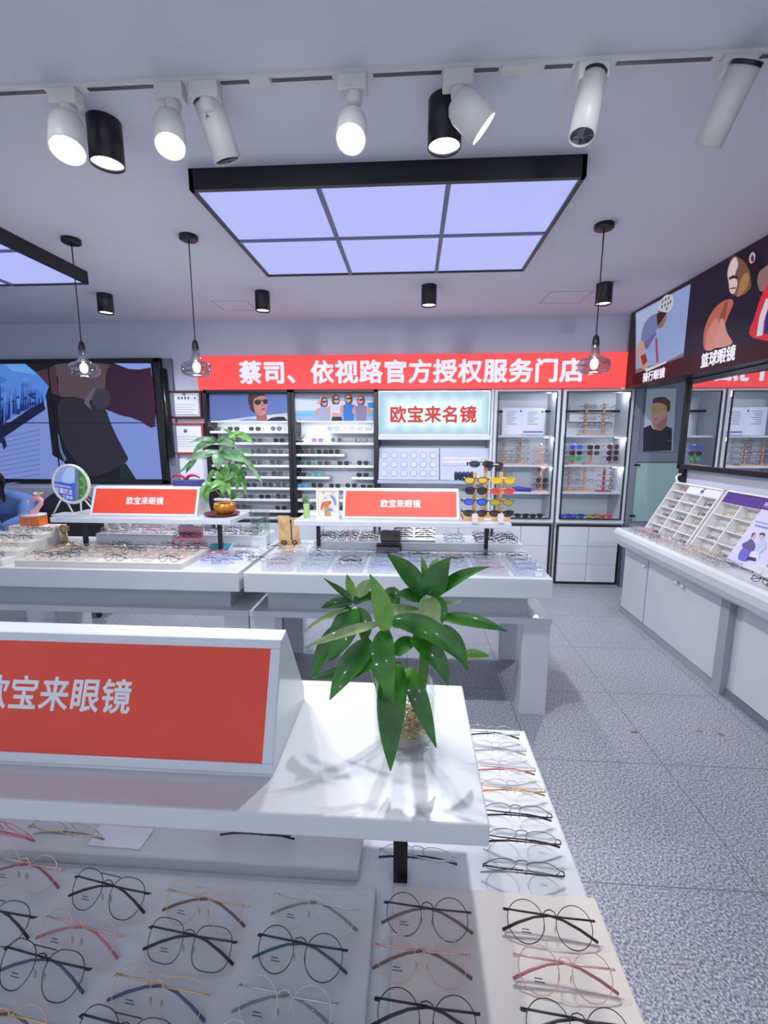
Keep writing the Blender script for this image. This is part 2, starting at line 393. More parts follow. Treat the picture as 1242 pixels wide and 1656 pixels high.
cyl_light(168, 196, 'near black cylinder downlight between two lit white track heads', True)
cyl_light(720, 163, 'near black cylinder downlight half hidden behind a white track head', True)
# lighting track
TY, TZ = 1.735, CZ
t = thing('lighting_track', 'long white ceiling track with dark slot carrying the spotlights', 'track', (-0.2, TY, TZ))
MB().box(-2.2, 1.9, TY - .018, TY + .018, TZ - .012, TZ, SPOTW).build('rail', t)
for a, b in ((-2.2, -1.32), (-1.16, -.92), (-.68, -.58), (-.5, -.29), (-.15, .08), (.19, .27), (.42, .51), (.65, .95), (1.1, 1.9)): MB().box(a, b, TY - .007, TY + .007, TZ - .014, TZ - .0115, TRACKM).build('slot', t)
MB().box(-.575, -.505, TY - .02, TY + .02, TZ - .02, TZ - .012, SPOTW).build('joint', t); MB().box(.28, .41, TY - .02, TY + .02, TZ - .02, TZ - .012, SPOTW).build('joint', t)
def track_head(x, label, p0, p1, r, lit, aim=None):
    """p0 top of the barrel, p1 centre of the front face"""
    t = thing('track_spotlight', label, 'spotlight', (x, TY, TZ), 'white track spotlights')
    mb = MB(); mb.box(x - .05, x + .05, TY - .024, TY + .024, TZ - .065, TZ - .014, SPOTW); mb.lathe([(.028, 0), (.026, -.03), (.012, -.04)], (x + .005, TY, TZ - .065), SPOTW, 16)
    mb.build('adapter', t, .005)
    p0, p1 = Vector(p0), Vector(p1)
    MB().tube([(x + .005, TY, TZ - .1), (x + .005, TY, TZ - .12), p0 + (p1 - p0) * .06], .008, SPOTW, 8).build('swivel', t)
    d = (p1 - p0); L = d.length
    MB().lathe([(.001, 0), (r * .55, 0.0), (r * .86, L * .12), (r, L * .3), (r, L), (r - .004, L), (r - .005, L - .012)] if lit else [(.001, .0), (r, 0), (r, L), (r - .004, L), (r - .006, L - .02), (.001, L - .02)], p0, SPOTW, 26, d, cap=False).build('barrel', t)
    MB().lathe([(r - .005, L - .006), (.001, L - .006)], p0, LAMP if lit else mat('dark_lens', (140, 142, 150), .6), 26, d).build('lens', t)
    if not lit: MB().lathe([(r + .0012, .0), (r + .0012, .012)], p0, BLACK, 26, d, cap=False).build('collar', t)
    if lit: spot('track_lamp', p1 + d.normalized() * .012, p1 + d + Vector((0, 0, 0)) if aim is None else aim, SPOT_W, 70, WARM, .03)
    return t
track_head(-1.245, 'lit white track spotlight, leftmost on the track', (-1.25, 1.74, 2.735), (-1.225, 1.69, 2.60), .058, True, (-.7, .6, .85))
track_head(-.86, 'lit white track spotlight beside the tall unlit white head on the left', (-.875, 1.74, 2.725), (-.852, 1.69, 2.60), .052, True, (-.35, .5, .85))
track_head(-.735, 'unlit tall white cylinder head, left half of the track', (-.742, 1.76, 2.79), (-.70, 1.82, 2.62), .05, False)
track_head(-.22, 'lit white track spotlight alone above the light panel centre', (-.222, 1.76, 2.71), (-.222, 1.69, 2.60), .052, True, (-.1, .55, .85))
track_head(.135, 'lit white track spotlight turned sideways, in front of black downlight', (.125, 1.70, 2.715), (.225, 1.715, 2.63), .055, True, (2.1, 3.2, .9))
track_head(.575, 'unlit white cylinder head hanging tilted, second from the right', (.58, 1.735, 2.785), (.543, 1.70, 2.585), .042, False)
track_head(1.03, 'unlit white cylinder head at the right end of the track', (1.035, 1.69, 2.775), (1.0, 1.80, 2.60), .045, False)
# pendants
def pendant(x, label):
    y = 2.91; t = thing('pendant_lamp', label, 'pendant lamp', (x, y, CZ), 'glass pendant lamps')
    MB().lathe([(.055, 0), (.055, -.022), (.05, -.026), (.001, -.026)], (x, y, CZ), BLACK, 24).build('ceiling_rose', t)
    MB().cyl((x, y, CZ - .02), (x, y, 2.2), .0035, BLACK, 6).build('cord', t)
    MB().lathe([(.004, 2.225), (.016, 2.21), (.021, 2.18), (.021, 2.16), (.001, 2.16)], (x, y, 0), BLACK, 16).build('socket', t)
    MB().lathe([(.022, 2.17), (.023, 2.135), (.030, 2.105), (.05, 2.09), (.078, 2.08), (.091, 2.062), (.094, 2.04), (.088, 2.018), (.07, 2.002), (.05, 1.998)], (x, y, 0), SMOKE, 28, cap=False).build('glass_shade', t)
    MB().ball((x, y, 2.055), .024, .024, .034, mat('bulb', (255, 236, 200), .4, emit=4)).build('bulb', t)
    pl = bpy.data.lights.new('pendant_light', 'POINT'); pl.energy = 6; pl.color = WARM; pl.shadow_soft_size = .03; po = bpy.data.objects.new('pendant_light', pl); COL.objects.link(po); po.location = (x, y, 1.985)
    return t
pendant(-2.145, 'smoky glass pendant lamp hanging before the video wall')
pendant(-1.39, 'smoky glass pendant lamp at the left end of the red wall sign')
pendant(1.09, 'smoky glass pendant lamp before the right end of the red sign')

# ================================================================== BACK WALL UNITS
YF = 4.89
# long red sign
t = thing('wall_sign', 'long red illuminated sign with white lettering above the wall cabinets', 'sign', (0, YF, 2.12))
MB().box(-2.31, 2.2, YF - .045, YF + .02, 2.125, 2.468, SIGNLIT).build('sign_board', t, .003)
a = aty(388, 606, YF - .05); b = aty(943, 603, YF - .05)
text('蔡司、依视路官方授权服务门店', 'lettering', t, ((a.x + b.x) / 2, YF - .046, 2.297), (1, 0, 0), (0, 0, 1), b.x - a.x, LETLIT, .03, .225, .012, 1.06)
def rowz(v): return aty(420, v, 4.88).z
# sunglasses wall units
def wall_unit(x0, x1, label, rows):
    t = thing('sunglasses_shelving', label, 'display unit', ((x0 + x1) / 2, 4.9, .74))
    mb = MB(); mb.box(x0, x1, 5.1, 5.14, .74, 2.115, CABI); mb.build('back_panel', t)
    mb = MB(); mb.box(x0, x0 + .035, 4.86, 5.14, .74, 2.12, BLACK); mb.box(x1 - .035, x1, 4.86, 5.14, .74, 2.12, BLACK); mb.box(x0, x1, 4.86, 5.14, 2.092, 2.122, BLACK); mb.build('black_frame', t)
    MB().box(x0 + .05, x1 - .05, 4.905, 4.915, 1.785, 1.793, mat('led_strip', (236, 242, 255), .4, emit=2.5)).build('led_strip', t)
    al = bpy.data.lights.new('shelf_led', 'AREA'); al.shape = 'RECTANGLE'; al.size = x1 - x0 - .1; al.size_y = .02; al.energy = 1.8; al.color = (.92, .95, 1)
    ao = bpy.data.objects.new('shelf_led', al); COL.objects.link(ao); ao.location = ((x0 + x1) / 2, 4.91, 1.783); ao.rotation_euler = (math.radians(18), 0, 0)
    for v, spans in rows:
        z = rowz(v)
        for s0, s1 in spans:
            MB().box(x0 + .036 + (x1 - x0 - .072) * s0, x0 + .036 + (x1 - x0 - .072) * s1, 4.885, 5.1, z - .026, z, mat('shelf_white', (222, 224, 232), .35)).build('shelf', t, .003)
    return t
R1 = [(v, [(0, 1)]) for v in (697, 715.5, 734, 752, 770.6, 788.5, 807, 825)]
u1 = wall_unit(-2.27, -1.315, 'black framed sunglasses wall unit behind the money tree', R1)
R2 = [(697, [(.42, 1)]), (715.5, [(0, 1)]), (734, [(0, .62)]), (752, [(0, 1)]), (770.6, [(0, .42), (.71, 1)]), (788.5, [(0, 1)]), (807, [(0, 1)]), (825, [(0, 1)])]
u2 = wall_unit(-1.31, -.385, 'black framed sunglasses wall unit under the four-friends beach poster', R2)
PP = lambda u, v: aty(u, v, 4.9)
sky, sk, hr = (92, 112, 172), (186, 128, 122), (66, 36, 44)
ps = picture('poster', u1, PP, (0, -1, 0), [(sky, [(338, 637), (466, 637), (467, 681), (339, 681)]),
    ((188, 196, 218), [(350, 681), (405, 674), (466, 668), (467, 681)]), ((126, 138, 190), [(385, 681), (400, 677), (415, 678), (416, 681)]),
    (hr, [(401, 642), (402, 652), (406, 664), (412, 668), (416, 656), (428, 644), (427, 637), (403, 637)]),
    ((150, 92, 92), [(414, 665), (415, 681), (432, 681), (431, 667)]),
    (sk, [(411, 645), (410, 655), (413, 666), (421, 672), (429, 669), (432, 657), (431, 645), (424, 640)], 1),
    ((24, 22, 34), [(430, 681), (438, 676), (448, 674), (459, 674), (466, 681)]),
    ((30, 24, 40), ell(417, 650.5, 5.3, 4.4, rot=-.2)), ((30, 24, 40), ell(429, 649.5, 4, 4.3, rot=-.2)), ((60, 40, 50), [(411, 648), (432, 645.5), (432, 647), (411, 650)]),
    ((140, 60, 66), ell(426, 661.5, 3.2, 1.5)), ((150, 96, 98), [(423, 652), (424, 657), (428, 656.5)])], label='printed poster of a person in dark aviator sunglasses under blue sky')
ly = [((150, 170, 206), [(476, 636), (607, 636), (607, 681), (477, 681)]), ((120, 116, 128), [(476, 636), (607, 636), (607, 641), (520, 645), (476, 644)]), ((196, 204, 222), [(476, 646), (520, 648), (607, 648), (607, 662), (477, 664)]),
      ((96, 176, 204), [(477, 668), (607, 664), (607, 674), (477, 673)]), ((40, 128, 196), [(594, 651), (606, 651), (606, 660), (596, 660)])]
for i, (cx, top, hc, tc) in enumerate(((524, 643, (90, 52, 56), (150, 158, 190)), (543, 639, (84, 46, 46), (196, 200, 226)), (564, 638, (96, 50, 50), (40, 110, 190)), (584, 640, (120, 62, 62), (128, 118, 160)))):
    ly += [(hc, ell(cx, top + 8, 6.5, 9.5)), ((204, 150, 142), ell(cx + (1 if i < 2 else -1), top + 7.5, 4, 6)), ((40, 24, 36), [(cx - 4, top + 5.5), (cx + 5, top + 5), (cx + 4, top + 8), (cx - 3, top + 8)]),
           ((196, 140, 134), [(cx - 11, top + 18), (cx + 11, top + 17), (cx + 13, top + 30), (cx - 12, top + 30)], 1),
           (tc, [(cx - 8, 681), (cx - 9, top + 18), (cx - 4, top + 15), (cx + 4, top + 15), (cx + 9, top + 18), (cx + 8, 681)])]
ly += [((204, 150, 142), [(537, 668), (551, 668), (550, 675), (538, 675)]), ((34, 28, 40), [(537, 674), (552, 674), (554, 681), (536, 681)]), ((204, 150, 142), [(512, 652), (518, 655), (521, 640), (516, 646)])]
picture('poster', u2, PP, (0, -1, 0), ly, label='printed poster of four friends in sunglasses on a beach')
# centre unit: lit sign box over the lens sample boards
t = thing('lens_display_unit', 'white wall unit with glowing pale sign above lens sample boards', 'display unit', (.22, 4.9, .74))
mb = MB(); mb.box(-.385, .835, 5.2, 5.24, .74, 2.115, CABI); mb.box(-.385, -.37, 4.87, 5.24, .74, 2.115, BLACK); mb.box(.81, .835, 4.87, 5.24, .74, 2.115, CABW); mb.build('carcass', t)
MB().box(-.372, .82, 4.86, 5.2, 1.595, 1.645, CABW).build('shelf', t, .004)
def glow():
    m = bpy.data.materials.new('backlit_acrylic'); m.use_nodes = True; nt = m.node_tree; b = nt.nodes['Principled BSDF']; N = nt.nodes.new; L = nt.links.new
    def op(o, x, y=None):
        n = N('ShaderNodeMath'); n.operation = o
        for i, v in enumerate((x, y)):
            if v is None: continue
            if isinstance(v, (int, float)): n.inputs[i].default_value = v
            else: L(v, n.inputs[i])
        return n.outputs[0]
    tc = N('ShaderNodeTexCoord'); sp = N('ShaderNodeSeparateXYZ'); L(tc.outputs['Object'], sp.inputs[0])
    bump = op('MULTIPLY', op('SINE', op('MULTIPLY', sp.outputs['X'], 38.0)), .012)   # rows of lamps behind the acrylic
    ex = op('SUBTRACT', .585, op('ABSOLUTE', sp.outputs['X'])); ez = op('ADD', op('SUBTRACT', .225, op('ABSOLUTE', op('SUBTRACT', sp.outputs['Z'], 1.135))), bump)
    d = op('MINIMUM', ex, ez)
    r = N('ShaderNodeValToRGB'); r.color_ramp.interpolation = 'EASE'; r.color_ramp.elements[0].position = .0; r.color_ramp.elements[0].color = (*lin((160, 200, 228)), 1); r.color_ramp.elements[1].position = .15; r.color_ramp.elements[1].color = (*lin((228, 252, 248)), 1)
    L(d, r.inputs['Fac']); L(r.outputs['Color'], b.inputs['Emission Color']); b.inputs['Emission Strength'].default_value = .95; b.inputs['Base Color'].default_value = (.05, .05, .05, 1); return m
sb = MB().box(-.372, .797, 4.9, 5.0, 1.65, 2.1, glow()).build('lit_panel', t)
MB().frame(-.374, .80, 1.647, 2.104, 4.892, 4.905, .008, mat('aluminium', (206, 212, 222), .3, metal=.6)).build('panel_edge', t)
text('欧宝来名镜', 'lettering', t, ((aty(632, 670, 4.9).x + aty(770, 670, 4.9).x) / 2, 4.899, aty(700, 670, 4.9).z), (1, 0, 0), (0, 0, 1), aty(770, 670, 4.9).x - aty(632, 670, 4.9).x, mat('letter_red', (226, 72, 78), .5, emit=.8), .028, None, .006, 1.06, label='red lettering')
# slanted lens board
o = Vector((-.365, 4.80, 1.175)); up = Vector((0, .12, .335)); nn = Vector((0, -.335, .12)).normalized()
LB = mat('lens_board_grey', (168, 175, 198), .4)
MB().obox(o, (.645, 0, 0), up, -nn * .02, LB).build('lens_board', t, .003)
MB().obox(o + Vector((.655, 0, 0)), (.52, 0, 0), up, -nn * .02, LB).build('caption_board', t, .003)
for j in range(3):
    for i in range(6):
        c = o + Vector((.06 + .1045 * i, 0, 0)) + up * (.2 + .28 * j) + nn * .001
        rr = .036
        mb = MB(); mb.tube([c + Vector((math.cos(q), 0, 0)) * rr + up.normalized() * math.sin(q) * rr for q in [2 * math.pi * k / 20 for k in range(20)]], .0025, mat('lens_ring', (118, 126, 154), .4), 5, True)
        mb.poly([c + Vector((math.cos(q), 0, 0)) * rr + up.normalized() * math.sin(q) * rr + nn * .001 for q in [2 * math.pi * k / 20 for k in range(20)]], mat('lens_disc', (184, 192, 216), .15))
        mb.build('sample_lens', t)
cap = MB(); 
for r_, n_ in ((.66, 30), (.55, 26)):
    for k in range(n_):
        x = .685 + k * .0135 + random.uniform(-.002, .002); cap.obox(o + Vector((x, 0, 0)) + up * r_ + nn * .0012, (.009, 0, 0), up.normalized() * random.choice((.009, .012, .016)), nn * .0006, LETW)
cap.obox(o + Vector((.68, 0, 0)) + up * .44 + nn * .001, (.47, 0, 0), up.normalized() * .006, nn * .001, mat('rule_grey', (140, 146, 168), .5)); cap.build('caption_print', t)
MB().box(-.375, .81, 4.78, 4.95, 1.135, 1.17, LB).build('ledge', t, .003)
mb = MB(); p = aty(751, 770, 4.79)
for k in range(5): x = p.x - .085 + k * .041; mb.lathe([(.020, 0), (.0205, .07), (.016, .088), (.001, .094)], (x, 4.815, 1.172), mat('navy_holder', (44, 50, 78), .45), 12)
mb.box(p.x - .105, p.x + .1, 4.803, 4.827, 1.172, 1.215, mat('navy_holder', (44, 50, 78), .45))
tag(mb.build('glasses_holder'), 'dark navy scalloped holder on the ledge under the caption board', 'holder')
# glass cabinets
def glass_cabinet(x0, x1, label, shelf_v):
    t = thing('glass_cabinet', label, 'cabinet', ((x0 + x1) / 2, 4.9, .72))
    mb = MB(); mb.box(x0, x1, 5.24, 5.27, .73, 2.115, CABI)
    for a, b in ((x0, x0 + .03), (x1 - .03, x1)): mb.box(a, b, 4.885, 5.24, .73, 2.115, CABW)
    mb.box(x0 + .03, x1 - .03, 4.885, 5.24, 2.095, 2.115, CABW); mb.box(x0 + .03, x1 - .03, 4.885, 5.24, .73, .752, CABW); mb.build('carcass', t)
    for v in shelf_v:
        z = aty((x0 > 1.4) and 960 or 850, v, 4.93).z; MB().box(x0 + .031, x1 - .031, 4.93, 5.24, z - .02, z, mat('shelf_pale', (206, 211, 224), .3)).build('shelf', t)
    d = MB().frame(x0 + .035, x1 - .035, .755, 2.092, 4.868, 4.884, .012, BLACK).build('door', t)
    MB().box(x0 + .047, x1 - .047, 4.874, 4.877, .767, 2.08, PANEGL).build('door_glass', d)
    led = MB(); led.box(x0 + .06, x1 - .06, 4.91, 4.925, 2.086, 2.094, mat('led_strip', (236, 242, 255), .4, emit=2.5)); led.build('led_strip', t)
    for v in [0] + shelf_v[:-1]:
        z = 2.07 if v == 0 else aty(900, v, 4.93).z - .03
        l = bpy.data.lights.new('cabinet_lamp', 'POINT'); l.energy = 0.9; l.color = (.9, .95, 1); l.shadow_soft_size = .03
        q = bpy.data.objects.new('cabinet_lamp', l); COL.objects.link(q); q.location = (x1 - .09, 5.0, z)
        MB().lathe([(.02, 0), (.02, -.008), (.001, -.008)], (x1 - .09, 5.0, z + (.022 if v == 0 else .009)), mat('small_led', (240, 245, 255), .4, emit=4), 14).build('puck_light', t)
    return t
SH = [704, 752, 796]
glass_cabinet(.845, 1.52, 'white glass-door cabinet with two documents, beside the glowing sign', SH)
glass_cabinet(1.545, 2.255, 'white glass-door cabinet nearest the door, with sunglass racks', SH)
# base cabinets
def base(x0, x1, nd, label, z1=.715, hasframe=True):
    t = thing('base_cabinet', label, 'base cabinet', ((x0 + x1) / 2, 5.05, 0), 'white base cabinets')
    MB().box(x0, x1, 4.9, 5.3, .0, z1, CABW).build('carcass', t)
    if hasframe: MB().frame(x0 + .015, x1 - .015, .035, z1 - .018, 4.876, 4.9, .018, BLACK).build('black_frame', t)
    for i in range(nd):
        a = x0 + .04 + (x1 - x0 - .08) * i / nd; b = x0 + .04 + (x1 - x0 - .08) * (i + 1) / nd
        d = MB(); d.box(a + .003, b - .003, 4.882, 4.9, .06, z1 - .04, CABW); 
        for k in (.26, .46): d.box(a + .003, b - .003, 4.8805, 4.882, k, k + .004, mat('door_groove', (164, 170, 186), .5))
        d.build('door', t)
    MB().box(x0, x1, 4.87, 5.3, z1, z1 + .018, CABW).build('worktop', t, .003)
    return t
base(-2.27, -1.32, 3, 'white base cabinet with black frame below the left sunglasses unit')
base(-1.315, -.39, 3, 'white base cabinet with black frame below the beach poster unit')
base(-.385, .835, 4, 'white base cabinet with black frame under the lens sample boards')
base(.845, 1.52, 2, 'white two-door base cabinet below the document cabinet')
base(1.545, 2.255, 2, 'white two-door base cabinet nearest the door')
# documents on a rail, papers
def rail(x0, x1, z, label):
    t = tag(MB().cyl((x0, 5.12, z), (x1, 5.12, z), .012, BLACK, 10).build('hanging_rail'), label, 'rail'); return t
rail(.878, 1.487, 1.905, 'black rail holding the two documents in the cabinet'); rail(1.578, 2.222, 1.905, 'black rail behind the wooden racks in the right cabinet')
def doc(u0, v0, u1, v1, y, label, foot=False, n=7):
    a = aty(u0, v0, y); b = aty(u1, v1, y)
    t = thing('document', label, 'document', ((a.x + b.x) / 2, y, b.z))
    MB().box(a.x, b.x, y - .003, y, b.z, a.z, PAPER).build('sheet', t)
    mb = MB(); ink = flat((120, 122, 160))
    for k in range(n):
        z = a.z - (a.z - b.z) * (.16 + .075 * k); mb.box(a.x + (b.x - a.x) * .22, a.x + (b.x - a.x) * (.72 - .1 * (k % 3)), y - .004, y - .003, z, z + .006, ink)
    mb.box(a.x + (b.x - a.x) * .85, a.x + (b.x - a.x) * .93, y - .004, y - .003, a.z - .05, a.z - .03, flat((70, 74, 110)))
    if foot: mb.box(a.x + .01, b.x - .01, y - .004, y - .003, b.z + .02, b.z + .04, flat((120, 124, 186)))
    mb.build('print', t); return t
doc(813, 659, 844, 703.5, 5.09, 'left white document on the cabinet rail'); doc(846, 660, 879, 703, 5.09, 'right white document with a blue foot band on the cabinet rail', True)
a = aty(922, 655, 5.15); b = aty(990, 682, 5.15)
tag(MB().box(a.x, b.x, 5.145, 5.15, b.z, a.z, PAPER).build('paper_sheet'), 'blank white sheet behind the upper wooden racks', 'paper')

# ================================================================== LEFT BACK WALL
TVY = 4.84
t = thing('video_wall', 'huge four-screen video wall showing a snow slope and dark figure', 'video wall', (-3.9, TVY, 1.12))
MB().box(-5.2, -2.70, TVY, 4.9, 1.11, 2.45, BLACKP).build('casing', t)
MB().box(-2.70, -2.60, 4.86, 4.9, 1.11, 2.45, GREYF).build('side_trim', t)
SE = .95
def scr(name, rect, layers):
    TP = lambda u, v: aty(u, v, TVY - .002)
    return picture(name, t, TP, (0, -1, 0), layers, emit=SE, step=.00012)
blu, snow, snow2, dk, dk2, brn, mar = (84, 130, 214), (120, 140, 206), (136, 152, 222), (28, 28, 40), (48, 44, 58), (84, 72, 80), (58, 34, 56)
L = [(snow, [(-60, 588), (244, 588), (262, 775), (-60, 775)]),
     (blu, [(-60, 588), (46, 588), (82, 625), (74, 648), (46, 664), (-60, 706)]),
     ((96, 160, 226), [(8, 589), (42, 589), (58, 606), (20, 600)])]
for k in range(9): L.append((random.choice(((110, 160, 234), (96, 140, 220), (70, 110, 200))), ell(random.uniform(-40, 60), random.uniform(606, 650), random.uniform(5, 12), random.uniform(3, 8), 9)))
for k in range(95):
    x = random.uniform(-55, 72); top = 596 + max(0, x - 44) * 1.1 + random.uniform(0, 26); base = 676 - x * .30 if x > 20 else 690 - x * .8
    base = min(base, 700); hgt = random.uniform(.35, 1.0); y0 = base - (base - top) * hgt; wd = random.uniform(.5, 1.5); ln = random.uniform(-3, 3)
    if y0 < base - 4: L.append((random.choice(((26, 40, 96), (34, 52, 120), (20, 28, 70), (50, 76, 150))), [(x + ln, y0), (x + wd, base), (x - wd, base)]))
for k in range(40):
    x = random.uniform(-50, 60); L.append(((36, 54, 120), ell(x, random.uniform(640, 672) - x * .12, random.uniform(2, 5), random.uniform(1.5, 4), 7)))
L += [((30, 34, 66), [(-60, 708), (20, 682), (46, 664), (72, 650), (76, 662), (52, 678), (8, 708), (-60, 730)]),
      (dk, [(42, 588), (244, 588), (246, 600), (252, 690), (256, 689), (236, 685), (222, 677), (198, 672), (172, 662), (183, 690), (200, 726), (204, 750), (220, 775), (130, 775), (104, 746), (87, 736), (83, 700), (79, 664), (76, 640), (81, 625), (60, 602)]),
      (brn, [(92, 590), (180, 590), (190, 612), (178, 640), (150, 648), (120, 642), (98, 640), (96, 612)], 1),
      ((74, 52, 62), [(60, 602), (92, 592), (96, 640), (84, 636), (82, 625)]),
      (mar, [(178, 592), (210, 597), (244, 596), (252, 688), (222, 677), (198, 672), (176, 660), (172, 630)], 1),
      (dk2, [(100, 646), (150, 650), (172, 662), (184, 694), (202, 728), (205, 748), (150, 770), (120, 740), (100, 700)], 1),
      ((96, 92, 106), [(138, 650), (148, 634), (156, 626), (152, 640), (146, 650), (150, 662)], 1), ((62, 60, 76), ell(166, 645, 15, 17)),
      (snow2, [(186, 588), (244, 588), (245, 595), (226, 598), (210, 597)]),
      ((30, 46, 50), [(196, 752), (206, 750), (222, 775), (196, 775)]),
      ((90, 110, 150), [(95, 700), (98, 706), (101, 722), (104, 732), (110, 742), (106, 746), (99, 730)])]
for k in range(11):
    y = 700 + k * 7; L.append(((100, 118, 186), [(-50, y + 20), (66, y - 6 + k), (67, y - 4.6 + k), (-50, y + 22)]))
L += [((30, 40, 80), [(2, 706), (10, 708), (14, 720), (9, 728), (5, 716), (0, 716)])]
scr('screen_picture', None, L)
mb = MB(); 
for u in (92,): x = aty(92, 600, TVY).x; x2 = aty(107, 730, TVY).x; mb.box(-3.965, -3.953, TVY - .024, TVY - .018, 1.15, 2.41, BLACKP)
mb.box(-5.2, -2.75, TVY - .024, TVY - .018, 1.768, 1.778, BLACKP); mb.build('bezel_seam', t)
mb = MB(); mb.box(-5.2, -2.70, TVY - .028, TVY, 2.405, 2.45, BLACKP); mb.box(-5.2, -2.70, TVY - .028, TVY, 1.11, 1.15, BLACKP); mb.box(-2.775, -2.70, TVY - .028, TVY, 1.11, 2.45, BLACKP); mb.build('bezel', t, .003)
tag(MB().cyl((-2.66, 4.83, 1.4), (-2.68, 4.83, 2.34), .035, BLACKP, 8).build('cable_bundle'), 'thick black cable bundle along the right edge of the video wall', 'cable')
# framed certificates
def cert(u0, v0, u1, v1, label, fr, seal, head):
    y = 4.87; a = aty(u0, v0, y); b = aty(u1, v1, y)
    t = thing('framed_certificate', label, 'certificate', ((a.x + b.x) / 2, y, b.z), 'framed certificates beside the video wall')
    MB().frame(a.x, b.x, b.z, a.z, y - .012, y + .025, .024, fr).build('frame', t, .002)
    MB().box(a.x + .02, b.x - .02, y, y + .008, b.z + .02, a.z - .02, PAPER).build('sheet', t)
    mb = MB(); k = flat((150, 152, 160)); mx = (a.x + b.x) / 2
    if head:
        mb.frame(a.x + .035, b.x - .035, b.z + .035, a.z - .04, y - .002, y, .006, k)
        for i in range(4): mb.box(mx - .075 + .036 * i, mx - .055 + .036 * i, y - .002, y, a.z - .09, a.z - .065, flat((92, 94, 104)))
        mb.box(mx + .105, mx + .125, y - .002, y, a.z - .088, a.z - .07, flat((92, 94, 104)))
    for i in range(5): mb.box(a.x + .08, b.x - .08 - .04 * (i % 2), y - .002, y, a.z - .15 - .026 * i, a.z - .146 - .026 * i, k)
    mb.build('print', t)
    MB().lathe([(.02, 0), (.001, .002)], (mx, y - .001, a.z - (.035 if head else .085)), seal, 12, (0, -1, 0)).build('emblem', t)
cert(270, 632, 328, 677, 'upper framed certificate with dark red frame and printed heading', mat('dark_red_frame', (74, 30, 40), .4), flat((170, 166, 150)), True)
cert(269, 684, 332, 735, 'lower framed certificate with brick red frame', mat('brick_frame', (146, 64, 56), .4), flat((120, 128, 134)), False)
tag(MB().box(-2.6, -2.33, 4.893, 4.9, 1.13, 1.40, PAPER).build('wall_notice'), 'plain pale notice sheet under the lower framed certificate', 'notice')
# cardboard box with red ribboned case on a ledge below the certificates
q = aty(301, 788, 4.6)
cab = thing('low_wall_cabinet', 'grey low cabinet below the video wall and certificates', 'low cabinet', (-3.8, 4.7, 0))
MB().box(-5.2, -2.3, 4.45, 4.895, 0, q.z - .0, mat('low_cabinet_grey', (176, 180, 196), .5, vary=.02)).build('carcass', cab, .004)
MB().box(-5.2, -2.3, 4.44, 4.45, .1, .9, mat('low_cabinet_door', (186, 190, 204), .45)).build('door', cab)
b0 = aty(286, 786, 4.6); b1 = aty(326, 776, 4.6)
tag(MB().box(b0.x, b1.x, 4.52, 4.68, q.z, b1.z, mat('violet_box', (72, 78, 140), .5)).build('gift_box', bevel=.004), 'violet blue box on the low cabinet under the certificates', 'box')
mb = MB(); c = Vector(((b0.x + b1.x) / 2 - .03, 4.6, b1.z + .001)); rib = mat('red_ribbon', (196, 44, 84), .4)
for s in (-1, 1): mb.tube(curve3(c + Vector((0, 0, .012)), c + Vector((s * .08, -.02, .05)), c + Vector((s * .15, 0, .018)), 10), [.012, .014, .016, .016, .015, .014, .013, .012, .011, .009, .006], rib, 8)
mb.ball(c + Vector((0, 0, .018)), .03, .03, .018, rib); tag(mb.build('red_bow'), 'red ribbon bow lying on the violet box', 'bow')

# ================================================================== RIGHT WALL
XL = 2.13
t = thing('lightbox_fascia', 'long dark lightbox fascia with sports photos along the right wall', 'lightbox', (2.25, 3.0, 2.1))
MB().box(XL, 2.372, .6, 4.83, 2.105, CZ - .002, mat('maroon_box', (52, 26, 40), .4)).build('body', t, .003)
QP = lambda u, v: atx(u, v, XL - .002)
EM = .75
picture('cycling_photo', t, QP, (-1, 0, 0), [((150, 168, 216), [(1028, 506), (1117, 459), (1105, 577), (1028, 604)]),
    ((178, 190, 226), [(1029, 508), (1070, 486), (1050, 540), (1030, 570)]),
    ((120, 112, 124), [(1028, 597), (1075, 586), (1105, 571), (1105, 577), (1028, 604)]),
    ((120, 128, 178), [(1037, 545), (1042, 524), (1052, 512), (1062, 508), (1066, 520), (1062, 534), (1052, 546), (1042, 560), (1036, 566)], 1),
    ((104, 108, 160), [(1040, 556), (1060, 536), (1062, 540), (1046, 566)]),
    ((196, 160, 150), [(1036, 550), (1042, 556), (1044, 575), (1048, 592), (1042, 598), (1032, 584), (1030, 566)], 1), ((150, 50, 60), [(1036, 576), (1044, 572), (1047, 584), (1040, 592)]),
    ((150, 116, 112), [(1062, 512), (1066, 502), (1076, 502), (1078, 514), (1072, 528), (1064, 530)], 1), ((60, 40, 46), [(1062, 508), (1076, 500), (1079, 505), (1072, 516), (1064, 528), (1063, 518)]),
    ((206, 206, 214), [(1065, 500), (1069, 486), (1078, 477), (1088, 479), (1089, 492), (1083, 503), (1074, 505)], 1), *[((84, 80, 96), ell(x_, y_, 1.1, 3.4, 10, rot=.35)) for x_, y_ in ((1072, 488), (1077, 484), (1082, 482), (1071, 496), (1076, 493), (1081, 491), (1085, 488), (1079, 499))],
    ((170, 70, 110), [(1060, 548), (1063, 546), (1066, 584), (1062, 588)]), ((220, 220, 226), [(1044, 597), (1068, 588), (1078, 584), (1078, 587), (1045, 602)])], emit=EM, label='printed photo of a cyclist in a white helmet')
